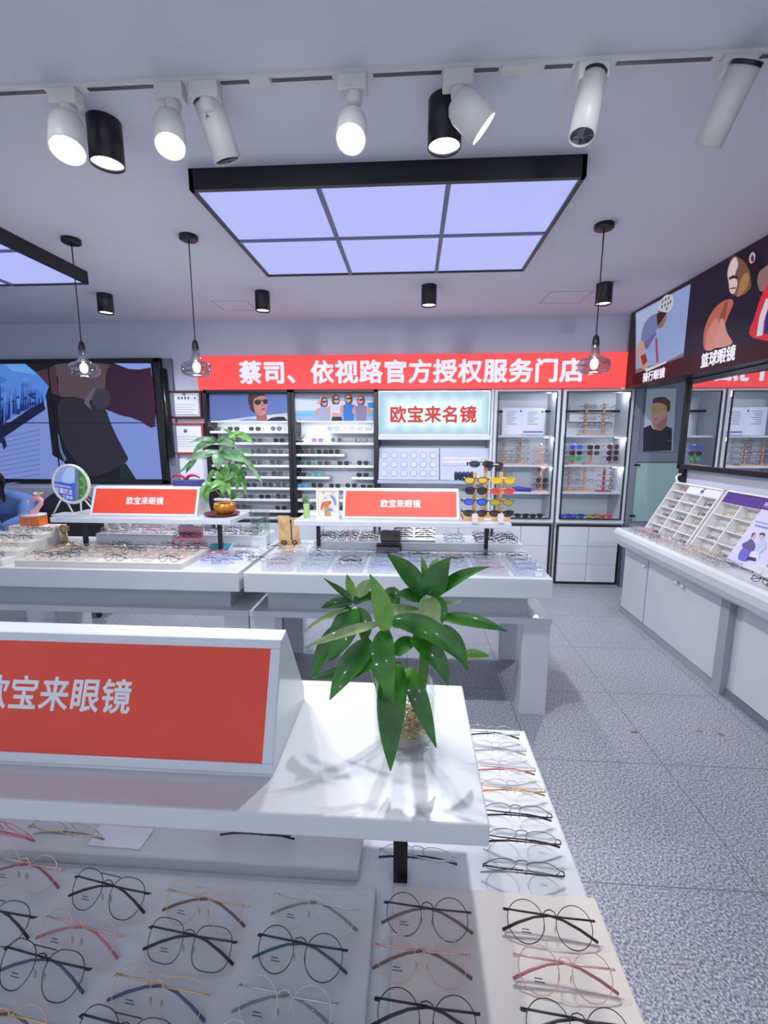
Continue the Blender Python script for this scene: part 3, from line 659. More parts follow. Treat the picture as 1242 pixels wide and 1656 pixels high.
L = [((40, 32, 52), [(1117, 459), (1330, 346), (1330, 540), (1280, 548), (1105, 577)]),
     ((196, 108, 90), [(1140, 566), (1138, 540), (1146, 514), (1160, 494), (1178, 484), (1186, 490), (1174, 520), (1166, 548), (1162, 560)], 1), ((214, 142, 130), [(1142, 566), (1143, 540), (1152, 522), (1160, 516), (1166, 546), (1158, 562)], 1),
     ((150, 82, 74), [(1164, 512), (1172, 490), (1178, 486), (1172, 518), (1168, 528)]),
     ((216, 150, 146), [(1156, 562), (1158, 544), (1164, 520), (1170, 516), (1176, 538), (1184, 556)], 1),
     ((126, 84, 70), [(1183, 418), (1196, 408), (1212, 412), (1222, 430), (1219, 455), (1207, 474), (1192, 479), (1181, 473), (1178, 458), (1176, 440)], 1), ((32, 25, 40), [(1188, 411), (1212, 402), (1234, 416), (1232, 446), (1217, 464), (1213, 440), (1204, 423), (1194, 416)], 1),
     ((228, 204, 204), [(1177, 441), (1182, 424), (1190, 416), (1194, 428), (1189, 445), (1193, 457), (1188, 474), (1181, 472), (1179, 458)], 1), ((176, 128, 78), [(1201, 447), (1210, 441), (1211, 459), (1200, 476), (1192, 479), (1196, 462)], 1), ((60, 42, 50), [(1179, 449), (1186, 445), (1194, 447), (1193, 451), (1186, 450), (1180, 453)]), ((96, 56, 54), [(1181, 466), (1190, 464), (1190, 466.5), (1182, 468)]),
     ((206, 176, 180), ell(1217, 417, 5, 9.5, rot=.2)), ((84, 56, 66), ell(1217.5, 418, 2.6, 6)),
     ((150, 112, 112), [(1226, 448), (1240, 430), (1330, 380), (1330, 440), (1240, 470), (1228, 466)], 1),
     ((224, 50, 70), [(1218, 546), (1222, 510), (1236, 470), (1260, 440), (1330, 390), (1330, 540)], 1), ((220, 220, 236), [(1224, 544), (1229, 512), (1240, 482), (1246, 486), (1236, 520), (1234, 542)]), ((36, 50, 130), [(1236, 540), (1240, 508), (1262, 470), (1330, 420), (1330, 536)])]
picture('basketball_photo', t, QP, (-1, 0, 0), L, emit=EM, label='printed photo of a basketball player in red trim')
mb = MB(); pts = [(1105, 577), (1028, 604), (1021, 604), (1021, 623), (1242, 580), (1330, 563), (1330, 540), (1242, 552)]
picture('caption_band', t, QP, (-1, 0, 0), [((74, 26, 40), [(1023, 606), (1028, 604), (1105, 577), (1330, 537), (1330, 562), (1242, 580), (1023, 623)])], emit=.5)
def walltext(s, u0, v0, u1, v1, h, name):
    a = atx(u0, v0, XL - .004); b = atx(u1, v1, XL - .004)
    text(s, name, t, (a + b) / 2, (0, -1, 0), (0, 0, 1), (b - a).length, LETLIT, .02, h, .002)
walltext('骑行眼镜', 1040, 610, 1075, 603, .085, 'lettering'); walltext('篮球眼镜', 1134.5, 582.5, 1189, 571, .10, 'lettering')
# mirror
t = thing('wall_mirror', 'large black framed mirror on the right wall below the lightbox', 'mirror', (2.35, 2.6, 1.36))
MB().box(2.345, 2.372, 1.0, 4.12, 1.385, 2.1, MIRROR).build('mirror_glass', t)
mb = MB(); 
for a in ((1.0, 4.13, 1.35, 1.39), (1.0, 4.13, 2.095, 2.11), (4.1, 4.14, 1.35, 2.11)): mb.box(2.325, 2.374, *a, BLACK)
mb.build('frame', t, .003)
tag(MB().box(2.34, 2.374, 4.06, 4.135, 1.12, 1.349, BLACKP).build('wall_bracket', bevel=.004), 'black bracket on the wall edge below the mirror corner', 'bracket')
q = Vector((2.33, 4.06, 1.26)); tag(MB().tube([q + Vector((-.05 * math.sin(a), .03 * math.cos(a) - .02, .045 * math.cos(a))) for a in [math.pi * k / 10 for k in range(11)]], .009, SPOTW, 8).build('wall_hook'), 'curved white hook on the black bracket under the mirror', 'hook')
# right counter
t = thing('wall_counter', 'long white counter with rounded front rim along the right wall', 'counter', (2.15, 2.6, 0))
prof = [(2.37, .815), (1.865, .815), (1.845, .80), (1.835, .77), (1.84, .72), (1.86, .675), (1.90, .645), (1.96, .63), (2.37, .63)]
MB().prism([(x, .7, z) for x, z in prof], (0, 3.44, 0), WHITE).build('worktop', t, .003)
MB().box(2.0, 2.37, .7, 4.18, .05, .63, CABW).build('carcass', t)
for y0, y1 in ((2.86, 3.76), (3.78, 4.18)): MB().box(1.972, 2.0, y0, y1, .055, .612, WHITE).build('door', t, .003)
for y0, y1 in ((.75, 1.7), (1.72, 2.70)): MB().box(2.0 - .012, 2.0, y0, y1, .055, .612, WHITE).build('door', t, .003)
MB().box(1.955, 2.0, 2.765, 2.845, .0, .63, mat('pillar_grey', (158, 162, 174), .5)).build('pillar', t, .003)
MB().box(1.985, 2.0, .7, 2.76, .0, .05, GREYF).build('plinth', t); MB().box(1.965, 2.0, 2.85, 4.18, .0, .05, mat('plinth_grey', (158, 162, 174), .5)).build('plinth', t)
for u, v in ((1044, 916), (1096, 942), (1106, 949)):
    p = atx(u, v, 1.97); MB().lathe([(.006, 0), (.006, .008), (.014, .012), (.012, .022), (.001, .024)], (1.972, p.y, min(p.z, .585)), mat('knob_white', (230, 232, 238), .2), 14, (-1, 0, 0)).build('knob', t)
# slanted pigeonhole racks
RACKS = []
def slant_rack(y0, y1, cols, rows, header, hcol, label, skip, hx0):
    o = Vector((2.04, y1, .816)); S = (y1 - y0); a = Vector((0, -1, 0)); up = Vector((.23, 0, .425)); T = up.length; up = up / T; n = Vector((-up.z, 0, up.x))
    t = thing('pigeonhole_rack', label, 'display rack', (2.2, (y0 + y1) / 2, .816))
    W = mat('rack_white', (224, 224, 224), .45)
    P = lambda s, h, d: o + a * s + up * h + n * d
    MB().obox(P(0, 0, -.075), a * S, up * T, n * .012, W).build('back_panel', t)
    mb = MB()
    for s in (0, S - .012): mb.obox(P(s, 0, -.075), a * .012, up * T, n * .085, W)
    mb.obox(P(0, T - .012, -.075), a * S, up * .012, n * .085, W); mb.build('rim', t)
    for i in range(1, cols): MB().obox(P(S * i / cols - .005, 0, -.063), a * .01, up * (T * (rows - 1) / rows if hx0 == 0 or i > 1 else T), n * .063, W).build('divider', t)
    for j in range(rows): MB().obox(P(.012, T * j / rows, -.063), a * (S - .024), up * .007, n * .063, W).build('shelf', t)
    hs = S * hx0; MB().obox(P(hs + .012, T * (rows - 1) / rows + .004, -.02), a * (S - hs - .024), up * (T / rows - .016), n * .022, hcol).build('header_panel', t)
    RACKS.append((o, a, up, n, S, T, cols, rows, skip)); return t, P, S, T
HW = mat('header_white', (216, 216, 238), .5); HP = mat('header_violet', (74, 46, 130), .45)
t, P, S, T = slant_rack(3.40, 4.02, 3, 6, None, HW, 'slanted white pigeonhole rack with pale header on the counter', (), 1 / 3)
mb = MB(); lg = flat((64, 66, 100))
mb.obox(P(S * .66, T * .925, .003), -Vector((0, 1, 0)) * .03, (P(0, .014, 0) - P(0, 0, 0)), (0, 0, .0), lg)
c = P(S * .64, T * .92, .0035); A = Vector((0, -1, 0)); U = P(0, 1, 0) - P(0, 0, 0)
mb = MB(); mb.poly([c + A * x + U * y for x, y in ((-.01, .02), (.022, .02), (.022, .012), (.004, .012))], lg); mb.poly([c + A * x + U * y for x, y in ((-.016, .006), (.012, .008), (.018, -.004), (.016, -.016), (-.018, -.016))], lg)
for k in range(8): mb.poly([c + A * (-.024 + .007 * k + x) + U * y for x, y in ((0, -.026), (.005, -.026), (.005, -.022), (0, -.022))], flat((140, 140, 180)))
mb.build('logo', t)
t, P, S, T = slant_rack(2.74, 3.37, 3, 5, None, HP, 'slanted white pigeonhole rack with violet header on the counter', ((2, 0), (2, 1), (2, 2), (2, 3)), 0)
c = P(S * .66, T * .90, .0035); mb = MB()
for k, w_ in enumerate((.013, .011, .012, .013)): 
    mb.poly([c + A * (-.032 + .0165 * k + x) + U * y for x, y in ((0, -.012), (w_, -.012), (w_, -.003), (0, -.003))], LETW); mb.poly([c + A * (-.032 + .0165 * k + x) + U * y for x, y in ((.001, .001), (w_, .001), (w_ * .8, .010), (.001, .008))], LETW)
for k in range(10): mb.poly([c + A * (-.038 + .008 * k + x) + U * y for x, y in ((0, -.022), (.005, -.022), (.005, -.019), (0, -.019))], LETW)
mb.build('logo', t)
# leaflet stand: printed board leaning on the violet rack
RB = (P(S * .66, .01, .024), A, U)
def LP(u, v):   # point on the leaning board
    n = A.cross(U); d = ray(u, v); k = (RB[0] - Vector((0, 0, EYE))).dot(n) / d.dot(n); return Vector((0, 0, EYE)) + d * k
corners = [LP(1226, 823), LP(1300, 843), LP(1262, 925), LP(1186, 908)]
t = thing('leaflet_board', 'pale violet printed leaflet board with seated couple, leaning on the violet rack', 'leaflet', RB[0])
nB = A.cross(U); nB = nB if nB.x < 0 else -nB
h0 = P(S * .66, .006, .018); MB().obox(h0, A * .30, U * (T * .79), nB * .006, mat('leaflet_board', (206, 204, 236), .5)).build('board', t)
LQ = lambda u, v: LP(u, v) + nB * .001
picture('print', t, LQ, nB, [((120, 126, 190), [(1222, 842), (1242, 847), (1242, 849), (1222, 844)]), ((120, 126, 190), [(1221, 848), (1242, 853), (1242, 856), (1221, 851)]),
    ((90, 80, 140), [(1200, 881), (1208, 876), (1216, 872), (1222, 884), (1214, 896), (1206, 893)], 1), ((206, 170, 178), ell(1219, 866, 3.6, 5)), ((84, 52, 64), [(1214, 872), (1217, 863), (1222, 861), (1225, 866), (1222, 862)]),
    ((186, 196, 230), [(1222, 884), (1226, 876), (1236, 872), (1240, 884), (1232, 893), (1224, 893)], 1), ((206, 170, 178), ell(1232, 868, 4, 5)), ((60, 44, 56), [(1228, 866), (1230, 862), (1237, 862), (1238, 867), (1233, 865)]),
    ((104, 100, 190), [(1194, 904), (1200, 888), (1212, 890), (1210, 907)], 1), ((214, 214, 234), [(1213, 902), (1216, 892), (1228, 894), (1226, 906)], 1), ((50, 44, 80), [(1207, 905), (1211, 900), (1224, 903), (1222, 908)])])
tag(MB().prism([(2.03, 2.72, .816), (2.03, 2.60, .816), (2.33, 2.60, .816), (2.33, 2.72, .816)], (0, 0, .06), mat('wedge_white', (226, 226, 226), .4)).build('counter_riser', bevel=.004), 'white wedge riser on the counter beside the leaflet board', 'riser')

# ================================================================== DISPLAY TABLES
def display_table(x0, x1, yf, label):
    yb = yf + .86
    t = thing('display_table', label, 'display table', ((x0 + x1) / 2, (yf + yb) / 2, 0), 'white display tables')
    MB().box(x0, x1, yf, yb, .735, .85, WHITE).build('top_slab', t, .004)
    MB().box(x0 + .10, x1 - .10, yf + .115, yb - .10, .60, .735, mat('plinth_gloss', (186, 192, 200), .12, coat=.4)).build('plinth', t)
    MB().box(x0 + .0, x1 + .028, yf + .06, yb + .03, .562, .60, WHITE).build('bench_top', t, .004)
    for xa in (x0, x1 - .127):
        for ya in (yf + .065, yb - .13):
            MB().box(xa, xa + .15, ya, ya + .15, .0, .562, WHITE).build('leg', t, .003)
    return t
display_table(-2.72, -.985, 2.41, 'white display table in the middle row, left one, with cream tray')
display_table(-.955, .77, 2.41, 'white display table in the middle row, right one, with acrylic trays')
display_table(-1.43, .30, .23, 'near white display table with the big red sign and jar plant')
def table_shelf(x0, x1, yf, px, label):
    t = thing('tabletop_shelf', label, 'shelf', ((x0 + x1) / 2, yf + .17, .85))
    MB().box(x0, x1, yf, yf + .342, 1.067, 1.1, WHITE).build('shelf_board', t, .003)
    for x in px: MB().box(x - .012, x + .012, yf + .135, yf + .159, .876 if x < -1 and yf < 1 else .85, 1.067, BLACK).build('post', t)
    return t
table_shelf(-1.23, .107, .524, (-1.1, -.013), 'white raised shelf on the near table carrying the jar plant')
table_shelf(-2.33, -1.14, 2.71, (-2.215, -1.275), 'white raised shelf on black posts carrying the money tree')
table_shelf(-.735, .60, 2.71, (-.612, .475), 'white raised shelf on black posts carrying the sunglasses tower')
def red_sign(x0, x1, y, label, group='red prism signs'):
    t = thing('counter_sign', label, 'sign', ((x0 + x1) / 2, y + .1, 1.1), group)
    B = Vector((0, y, 1.1)); pr = [(0, 0), (.004, .004), (.076, .184), (.102, .19), (.205, .03), (.209, 0)]
    MB().prism([(x0, y + a, 1.1 + b) for a, b in pr], (x1 - x0, 0, 0), mat('sign_body', (206, 212, 220), .25, coat=.3)).build('sign_body', t, .002)
    d = Vector((0, .072, .18)).normalized(); n = Vector((0, -d.z, d.y))
    o = Vector((x0, y + .004, 1.104)); W = x1 - x0; H = .194
    mb = MB()
    for a in ((0, W, 0, .014), (0, W, H - .014, H), (0, .016, .014, H - .014), (W - .016, W, .014, H - .014)):
        mb.obox(o + Vector((a[0], 0, 0)) + d * a[2], Vector((a[1] - a[0], 0, 0)), d * (a[3] - a[2]), n * .005, mat('sign_rim', (214, 220, 228), .25, coat=.3))
    mb.build('rim', t, .0015)
    MB().obox(o + Vector((.016, 0, 0)) + d * .014, Vector((W - .032, 0, 0)), d * (H - .028), n * .002, REDM).build('red_panel', t)
    text('欧宝来眼镜', 'lettering', t, o + Vector((W / 2, 0, 0)) + d * (H * .52) + n * .0021, (1, 0, 0), d, .25, LETW, .02, .05, .0006, 1.06)
    return t
red_sign(-.925, -.205, .588, 'big red counter sign nearest the camera, cut by the left edge')
red_sign(aty(143, 828, 2.78).x, aty(317, 830, 2.78).x, 2.785, 'red counter sign between the round picture and the money tree')
red_sign(aty(553, 832, 2.78).x, aty(743, 832, 2.78).x, 2.785, 'red counter sign between the small framed print and sunglasses tower')

# ================================================================== GLASSES
SHAPES = {'round': (.0265, .0255, 2.0, 0), 'square': (.0275, .0245, 3.0, .06), 'aviator': (.028, .026, 2.5, .22), 'boston': (.0265, .024, 2.4, .16), 'rect': (.027, .018, 3.2, .05), 'way': (.028, .0215, 3.0, .14), 'oval': (.026, .021, 2.2, 0), 'sport': (.032, .019, 2.4, .2)}
def loop2(shape, n):
    a, b, e, drop = SHAPES[shape]; out = []
    for i in range(n):
        q = 2 * math.pi * i / n; c, s = math.cos(q), math.sin(q)
        x = a * math.copysign(abs(c) ** (2 / e), c); z = b * math.copysign(abs(s) ** (2 / e), s)
        x *= 1 - drop * max(0, -z / b) * .9
        out.append((x, z))
    return out
def build_glasses(name, shape, rim, tip, lens, r=.0011, folded=True, detail=2, bar=False, seg=36, sides=6, arm=None, tiltdeg=25):
    """one pair; folded ones rest on their rims and temple tips, open ones stand with temples running back. Faces -Y."""
    a, b, e, drop = SHAPES[shape]; cx = a + .0085; arm = arm or rim
    tilt = math.radians(tiltdeg) if folded else 0; zl = b + r
    def T(p):
        x, y, z = p
        y2, z2 = y * math.cos(tilt) + z * math.sin(tilt), -y * math.sin(tilt) + z * math.cos(tilt)
        return Vector((x, y2, z2 + zl * math.cos(tilt) + (.0032 if tiltdeg > 30 and folded else .002 if folded else 0)))
    root = None
    if detail: root = bpy.data.objects.new(name, None); root.empty_display_size = .02; COL.objects.link(root)
    m1 = MB(); L2 = loop2(shape, seg)
    for s in (-1, 1):
        wrap = lambda x: .10 * (abs(x) ** 2) / .07   # face-form curve
        m1.tube([T((s * (cx + x), wrap(cx + x), z)) for x, z in L2], r, rim, sides, True)
    br = [T((x, -.001, b * .40 + .0075 * (1 - (abs(x) / .0098) ** 3))) for x in (-.0098, -.0086, -.006, 0, .006, .0086, .0098)]
    m1.tube(br, r * 1.2, rim, sides)
    if bar: m1.tube([T((x, -.001, b * .92)) for x in (-.018, 0, .018)], r * 1.1, rim, sides)
    hz = b * (.36 if tiltdeg > 30 else .5); hx = cx + a + .005
    for s in (-1, 1): m1.tube([T((s * (cx + a - .001), .006, hz)), T((s * hx, .008, hz)), T((s * hx, .013, hz))], max(r * 1.5, .0012 if detail > 1 else 0), rim, sides)
    if detail: m1.build('front_frame', root)
    def lensmesh(s, mb): 
        mb.poly([T((s * (cx + x * .97), .10 * (abs(cx + x) ** 2) / .07, z * .97)) for x, z in (L2 if s > 0 else L2[::-1])], lens)
    for s in (-1, 1):
        if detail:
            mb = MB(); lensmesh(s, mb); lo = mb.build('lens', root)
            if detail > 1 and s < 0:
                mb = MB(); ink = flat((70, 72, 84))
                for z, w_ in ((-.42, .011), (-.55, .014)):
                    mb.add([T((-cx + u, .002 + .0035, b * z + v)) for u, v in ((-.006, 0), (-.006 + w_, 0), (-.006 + w_, .0012), (-.006, .0012))], [(0, 1, 2, 3)], ink)
                mb.build('lens_print', lo)
        else: lensmesh(s, m1)
    for s in (-1, 1):
        if folded:
            yo = .010 if s > 0 else .0135
            P = [T((s * hx, yo, hz)), T((s * .035, yo + .001, hz - .001)), T((s * .0, yo + .001, hz - .0015))]
            Q = [T((s * .0, yo + .001, hz - .0015)), T((-s * .022, yo, hz - .005)), T((-s * .046, yo - .001, hz - .0135)), T((-s * .069, yo - .001, hz - .0245))]
        else:
            P = [T((s * hx, .011, hz)), T((s * (hx + .001), .055, hz)), T((s * (hx - .002), .095, hz - .001))]
            Q = [T((s * (hx - .002), .095, hz - .001)), T((s * (hx - .005), .115, hz - .008)), T((s * (hx - .008), .138, hz - .024))]
        if detail:
            mb = MB(); mb.tube(P, .00135 if detail > 1 else r * 1.35, arm, sides); to = mb.build('temple', root)
            mb = MB(); mb.tube(Q, [.0014, .0017, .0020, .0021] if detail > 1 and folded else [r * 1.4] + [r * 2.0] * (len(Q) - 1), tip, sides); 
            if detail > 1: mb.build('temple_tip', to)
            else: mb.build('temple_tip', to)
        else: m1.tube(P, r * 1.35, arm, sides); m1.tube(Q, r * 1.7, tip, sides)
    if detail > 1:
        for s in (-1, 1):
            mb = MB(); mb.tube([T((s * .0095, .001, -b * .05)), T((s * .0085, .006, -b * .1)), T((s * .0075, .008, -b * .22))], .0005, STEEL, 5); mb.ball(T((s * .0078, .008, -b * .3)), .0014, .0022, .0055, thin('pad_silicone', (236, 236, 232), .3)); mb.build('nose_pad', root)
    if not detail:
        me_o = m1.build(name)   # origin moves to the base centre: keep local zero instead
        d = me_o.location.copy(); me_o.data.transform(Matrix.Translation(d)); me_o.location = (0, 0, 0); root = me_o
    return root
PROTO = {}
def place(key, spec, loc, rz, label, cat, group):
    if key not in PROTO:
        o = build_glasses(**spec); PROTO[key] = o; o.location = loc; o.rotation_euler = (0, 0, rz); return tag(o, label, cat, group)
    return dup(PROTO[key], loc, (0, 0, rz), label, cat, group)
FC = {'black': mat('frame_black', (20, 20, 24), .3), 'gunmetal': mat('frame_gunmetal', (70, 72, 80), .3, metal=.8), 'gold': mat('frame_gold', (216, 188, 146), .25, metal=.45), 'rose gold': mat('frame_rose_gold', (226, 182, 168), .25, metal=.45),
      'silver': mat('frame_silver', (206, 209, 213), .22, metal=.5), 'brown': mat('frame_brown', (96, 62, 52), .35), 'navy': mat('frame_navy', (40, 52, 70), .35, metal=.5), 'pink': mat('frame_pink', (226, 120, 150), .3), 'red': mat('frame_red', (190, 40, 50), .3), 'blue': mat('frame_blue', (60, 90, 190), .3),
      'clear': thin('frame_clear', (236, 240, 248), .3, .1, .3), 'clear pink': thin('frame_clear_pink', (248, 222, 230), .3, .1, .3), 'clear mint': thin('frame_clear_mint', (222, 246, 238), .3, .1, .3), 'clear blue': thin('frame_clear_blue', (216, 230, 250), .3, .1, .3), 'clear grey': thin('frame_clear_grey', (206, 212, 222), .3, .1, .3), 'green': mat('frame_green', (50, 120, 70), .35), 'teal': thin('tip_teal', (90, 170, 176), .3), 'white': mat('frame_white', (222, 222, 224), .35), 'violet': mat('frame_violet', (140, 104, 200), .35), 'yellow': mat('frame_yellow', (216, 184, 40), .35), 'orange': mat('frame_orange', (210, 120, 60), .35)}
TIPB = mat('tip_dark', (34, 30, 36), .35); TIPN = mat('tip_brown', (120, 92, 82), .4); TIPP = mat('tip_pink', (190, 120, 124), .35); TIPR = mat('tip_rose', (150, 84, 84), .35); TIPU = mat('tip_blue', (72, 84, 120), .35); TIPC = thin('tip_clear', (206, 208, 206), .35)
def fg(u, v, z, rz, shape, col, tip, label, bar=False, r=.00062, back=False):
    p = atz(u, v, z + (.034 if abs(rz) > 90 else .030)); ang = math.radians(rz)
    off = Vector((0, .013 if abs(rz) > 90 else .018, 0)); off.rotate(Matrix.Rotation(ang, 3, 'Z')) 
    back = abs(rz) > 90; key = ('fg', shape, col, tip.name, bar, back)
    place(key, dict(name='eyeglasses', shape=shape, rim=FC[col], tip=tip, lens=LENS, r=r, folded=True, detail=2, bar=bar, tiltdeg=25 if back else 38), (p.x - off.x, p.y - off.y, z), ang, label, 'eyeglasses', 'eyeglasses on the near table')
# boards on the near table
ZT = .862
tag(MB().box(-1.42, -.052, .25, .640, .85, ZT, TRAYG).build('display_board', bevel=.003), 'grey-white board under the left group of near eyeglasses', 'board')
tag(MB().box(-.022, .306, .25, .646, .85, ZT, CREAM).build('display_board', bevel=.003), 'cream board under the right group of near eyeglasses', 'board')
tag(MB().box(-1.42, -.084, .655, 1.08, .85, .876, TRAYG).build('display_riser', bevel=.003), 'low white riser board at the back of the near table', 'riser board')
a = atz(150, 1368, .877); b = atz(246, 1338, .877)
tag(MB().prism([atz(*q, .8765) for q in ((143, 1367), (226, 1374), (249, 1342), (163, 1334))], (0, 0, .0012), PAPER).build('paper_card'), 'blank pale card on the low riser under the shelf edge', 'card')
fg(50, 1388, ZT, -6, 'round', 'rose gold', TIPR, 'rose gold round eyeglasses with red-brown tips, cut by the left edge')
fg(184, 1423, ZT, -8, 'aviator', 'black', TIPB, 'black double-bridge eyeglasses at the top left of the grey board', True)
fg(-2, 1462, ZT, -6, 'aviator', 'black', TIPB, 'black eyeglasses half cut by the left picture edge', True)
fg(138, 1488, ZT, -8, 'round', 'rose gold', TIPP, 'rose gold round eyeglasses with pink tips, between two black pairs')
fg(338, 1444, ZT, -7, 'aviator', 'gold', TIPN, 'gold eyeglasses with taupe tips in the back row of the grey board', True)
fg(513, 1450, ZT, -7, 'aviator', 'silver', TIPC, 'silver eyeglasses with clear tips at the back right of the grey board', True)
fg(314, 1500, ZT, -5, 'square', 'gunmetal', TIPB, 'dark grey square eyeglasses in the middle of the grey board')
fg(490, 1514, ZT, -5, 'round', 'navy', FC['teal'], 'dark navy round eyeglasses with teal temple tips')
fg(80, 1540, ZT, -7, 'aviator', 'black', TIPU, 'black double-bridge eyeglasses in front of the pink-tipped pair', True)
fg(264, 1580, ZT, -6, 'square', 'gold', TIPU, 'gold eyeglasses with slate blue tips on the grey board', True)
fg(466, 1597, ZT, -5, 'round', 'silver', TIPC, 'silver round eyeglasses with clear tips in front of the teal-tipped pair')
fg(20, 1626, ZT, -7, 'round', 'gold', TIPN, 'gold round eyeglasses with brown tips in the lower left corner')
fg(214, 1650, ZT, -6, 'aviator', 'gunmetal', TIPB, 'gunmetal eyeglasses cut by the bottom edge, left of centre', True)
fg(430, 1672, ZT, -6, 'round', 'silver', TIPB, 'silver eyeglasses with black tips mostly below the bottom edge')
fg(691, 1458, ZT, -3, 'round', 'gunmetal', TIPN, 'grey round eyeglasses with brown tips in front of the shelf post')
fg(683, 1526, ZT, -2, 'round', 'rose gold', TIPN, 'rose gold round eyeglasses with brown tips in the cream board middle')
fg(690, 1615, ZT, -3, 'round', 'black', TIPB, 'black round eyeglasses in front of the rose gold pair, bottom edge')
fg(886, 1470, ZT, -4, 'round', 'black', TIPB, 'black round eyeglasses at the back right corner of the cream board')
fg(910, 1545, ZT, -4, 'round', 'rose gold', TIPP, 'rose gold round eyeglasses with dusty pink tips near the right board edge')
fg(930, 1634, ZT, -4, 'round', 'gunmetal', TIPB, 'dark round eyeglasses in the bottom right corner of the cream board')
for u, v, c, tp, l in ((795, 1190, 'silver', TIPB, 'silver eyeglasses with black tips, farthest pair along the table edge'), (803, 1216, 'silver', TIPC, 'plain silver eyeglasses, second pair from the far end of the table edge'),
        (815, 1247, 'rose gold', TIPP, 'rose gold eyeglasses, third from the far end of the table edge'), (828, 1280, 'gold', mat('tip_amber', (216, 160, 90), .35), 'gold eyeglasses with amber tips along the right table edge'),
        (835, 1320, 'black', TIPB, 'black round eyeglasses facing away along the right table edge'), (845, 1362, 'brown', TIPB, 'dark brown eyeglasses facing away beside the shelf corner'), (846, 1412, 'gunmetal', TIPC, 'grey eyeglasses facing away, nearest pair on the white strip')):
    fg(u, v - 8, .85, 177, 'round', c, tp, l)
fg(675, 1380, .85, 176, 'round', 'silver', TIPB, 'silver eyeglasses with black tips lying behind the black shelf post')
fg(412, 1340, .876, 178, 'boston', 'black', TIPB, 'black eyeglasses mostly hidden under the front edge of the shelf')
fg(103, 1340, .876, 177, 'square', 'gold', TIPC, 'pale gold eyeglasses facing away on the riser beside the card')
fg(-6, 1338, .876, 172, 'square', 'pink', TIPP, 'pink eyeglasses on the riser cut by the left edge')

# middle tables --------------------------------------------------------------
tagm = lambda mb, n, l, c, bevel=.003: tag(mb.build(n, bevel=bevel), l, c)
x0, x1 = atz(15, 910, .88).x, atz(287, 916, .88).x
tagm(MB().box(x0, x1, 2.45, 2.838, .85, .885, CREAM), 'glasses_tray', 'long cream tray packed with wire eyeglasses on the left middle table', 'tray')
wire = ['gold', 'silver', 'rose gold', 'black', 'gunmetal', 'gold', 'rose gold', 'silver', 'brown']
def small(x, y, z, rz, col, shape, label, group, r=.0013, lens=LENS, folded=True):
    return place(('s', shape, col, r, lens.name, folded), dict(name='eyeglasses', shape=shape, rim=FC[col], tip=FC[col], lens=lens, r=r, folded=folded, detail=0, seg=16, sides=4), (x, y, z), rz, label, 'eyeglasses', group)
NR, NC = 5, 6
for j in range(NR):
    for i in range(NC):
        c = random.choice(wire); small(x0 + .085 + (x1 - x0 - .17) * i / (NC - 1) + random.uniform(-.008, .008), 2.485 + .08 * j, .885, random.uniform(-.12, .12) + (math.pi if j % 2 else 0), c, random.choice(('round', 'square', 'oval')),
              '%s eyeglasses, %s from left, %s row from front of the cream tray' % (c, ORD[i + 1], ORD[j + 1]), 'wire eyeglasses in the cream tray', .0012)
# white step riser at the left edge
sx = atz(21, 910, .85).x
mb = MB(); st = [(2.45, .85)]
for k in range(5): st += [(2.45 + .105 * k, .885 + .03 * k), (2.45 + .105 * (k + 1), .885 + .03 * k)]
st += [(2.975, .85)]
tagm(MB().prism([(sx - .34, y, z) for y, z in st], (.34, 0, 0), mat('step_white', (224, 222, 214), .45)), 'step_riser', 'white stepped riser with eyeglasses at the left picture edge', 'riser')
for k in range(5):
    for i in range(2): small(sx - .09 - .15 * i, 2.49 + .105 * k, .886 + .03 * k, random.uniform(-.1, .1), random.choice(('silver', 'gold', 'gunmetal')), 'round', 'eyeglasses on the %s tread from bottom of the step riser, %s from right' % (ORD[k + 1], ORD[i + 1]), 'eyeglasses on the step riser') if k < 4 else None
# back risers of the middle tables
tagm(MB().box(-2.28, -1.03, 3.04, 3.26, .85, .925, WHITE), 'display_riser', 'white riser at the back of the left middle table', 'riser')
tagm(MB().box(-.68, .745, 3.0, 3.26, .85, .905, WHITE), 'display_riser', 'white riser at the back of the right middle table', 'riser')
def riser_row(xs, y, z, cols, where, shape=None, rz0=0):
    for i, x in enumerate(xs):
        c = cols[i % len(cols)]; small(x, y, z, rz0 + random.uniform(-.15, .15), c, shape or random.choice(('square', 'way', 'rect')), '%s eyeglasses, %s from left %s' % (c, ORD[i + 1], where), 'eyeglasses on the back risers', .0017)
riser_row([-2.2 + .15 * i for i in range(4)], 3.08, .926, ['rose gold', 'silver', 'pink'], 'in the front row on the left back riser')
riser_row([-2.2 + .15 * i for i in range(4)], 3.18, .926, ['silver', 'rose gold', 'gold'], 'in the back row on the left back riser')
riser_row([-1.62 + .15 * i for i in range(4)], 3.08, .926, ['black'], 'in the front row behind the pink bench stand')
riser_row([-1.62 + .15 * i for i in range(4)], 3.18, .926, ['black', 'gunmetal'], 'in the back row behind the pink bench stand')
for j, y in enumerate((3.03, 3.11, 3.19)):
    riser_row([-.60 + .15 * i for i in range(4)], y, .906, ['black', 'black', 'brown', 'black', 'gunmetal'], 'in the %s row on the riser behind the wooden board' % ORD[j + 1])
    riser_row([.50 + .15 * i for i in range(2)], y, .906, ['black', 'navy'], 'in the %s row, right end of back riser' % ORD[j + 1])
for j, y in enumerate((3.03, 3.13)): riser_row([.29 + .15 * i for i in range(1)], y, .906, ['clear grey', 'black'], 'in the %s row left of the right shelf post' % ORD[j + 1])
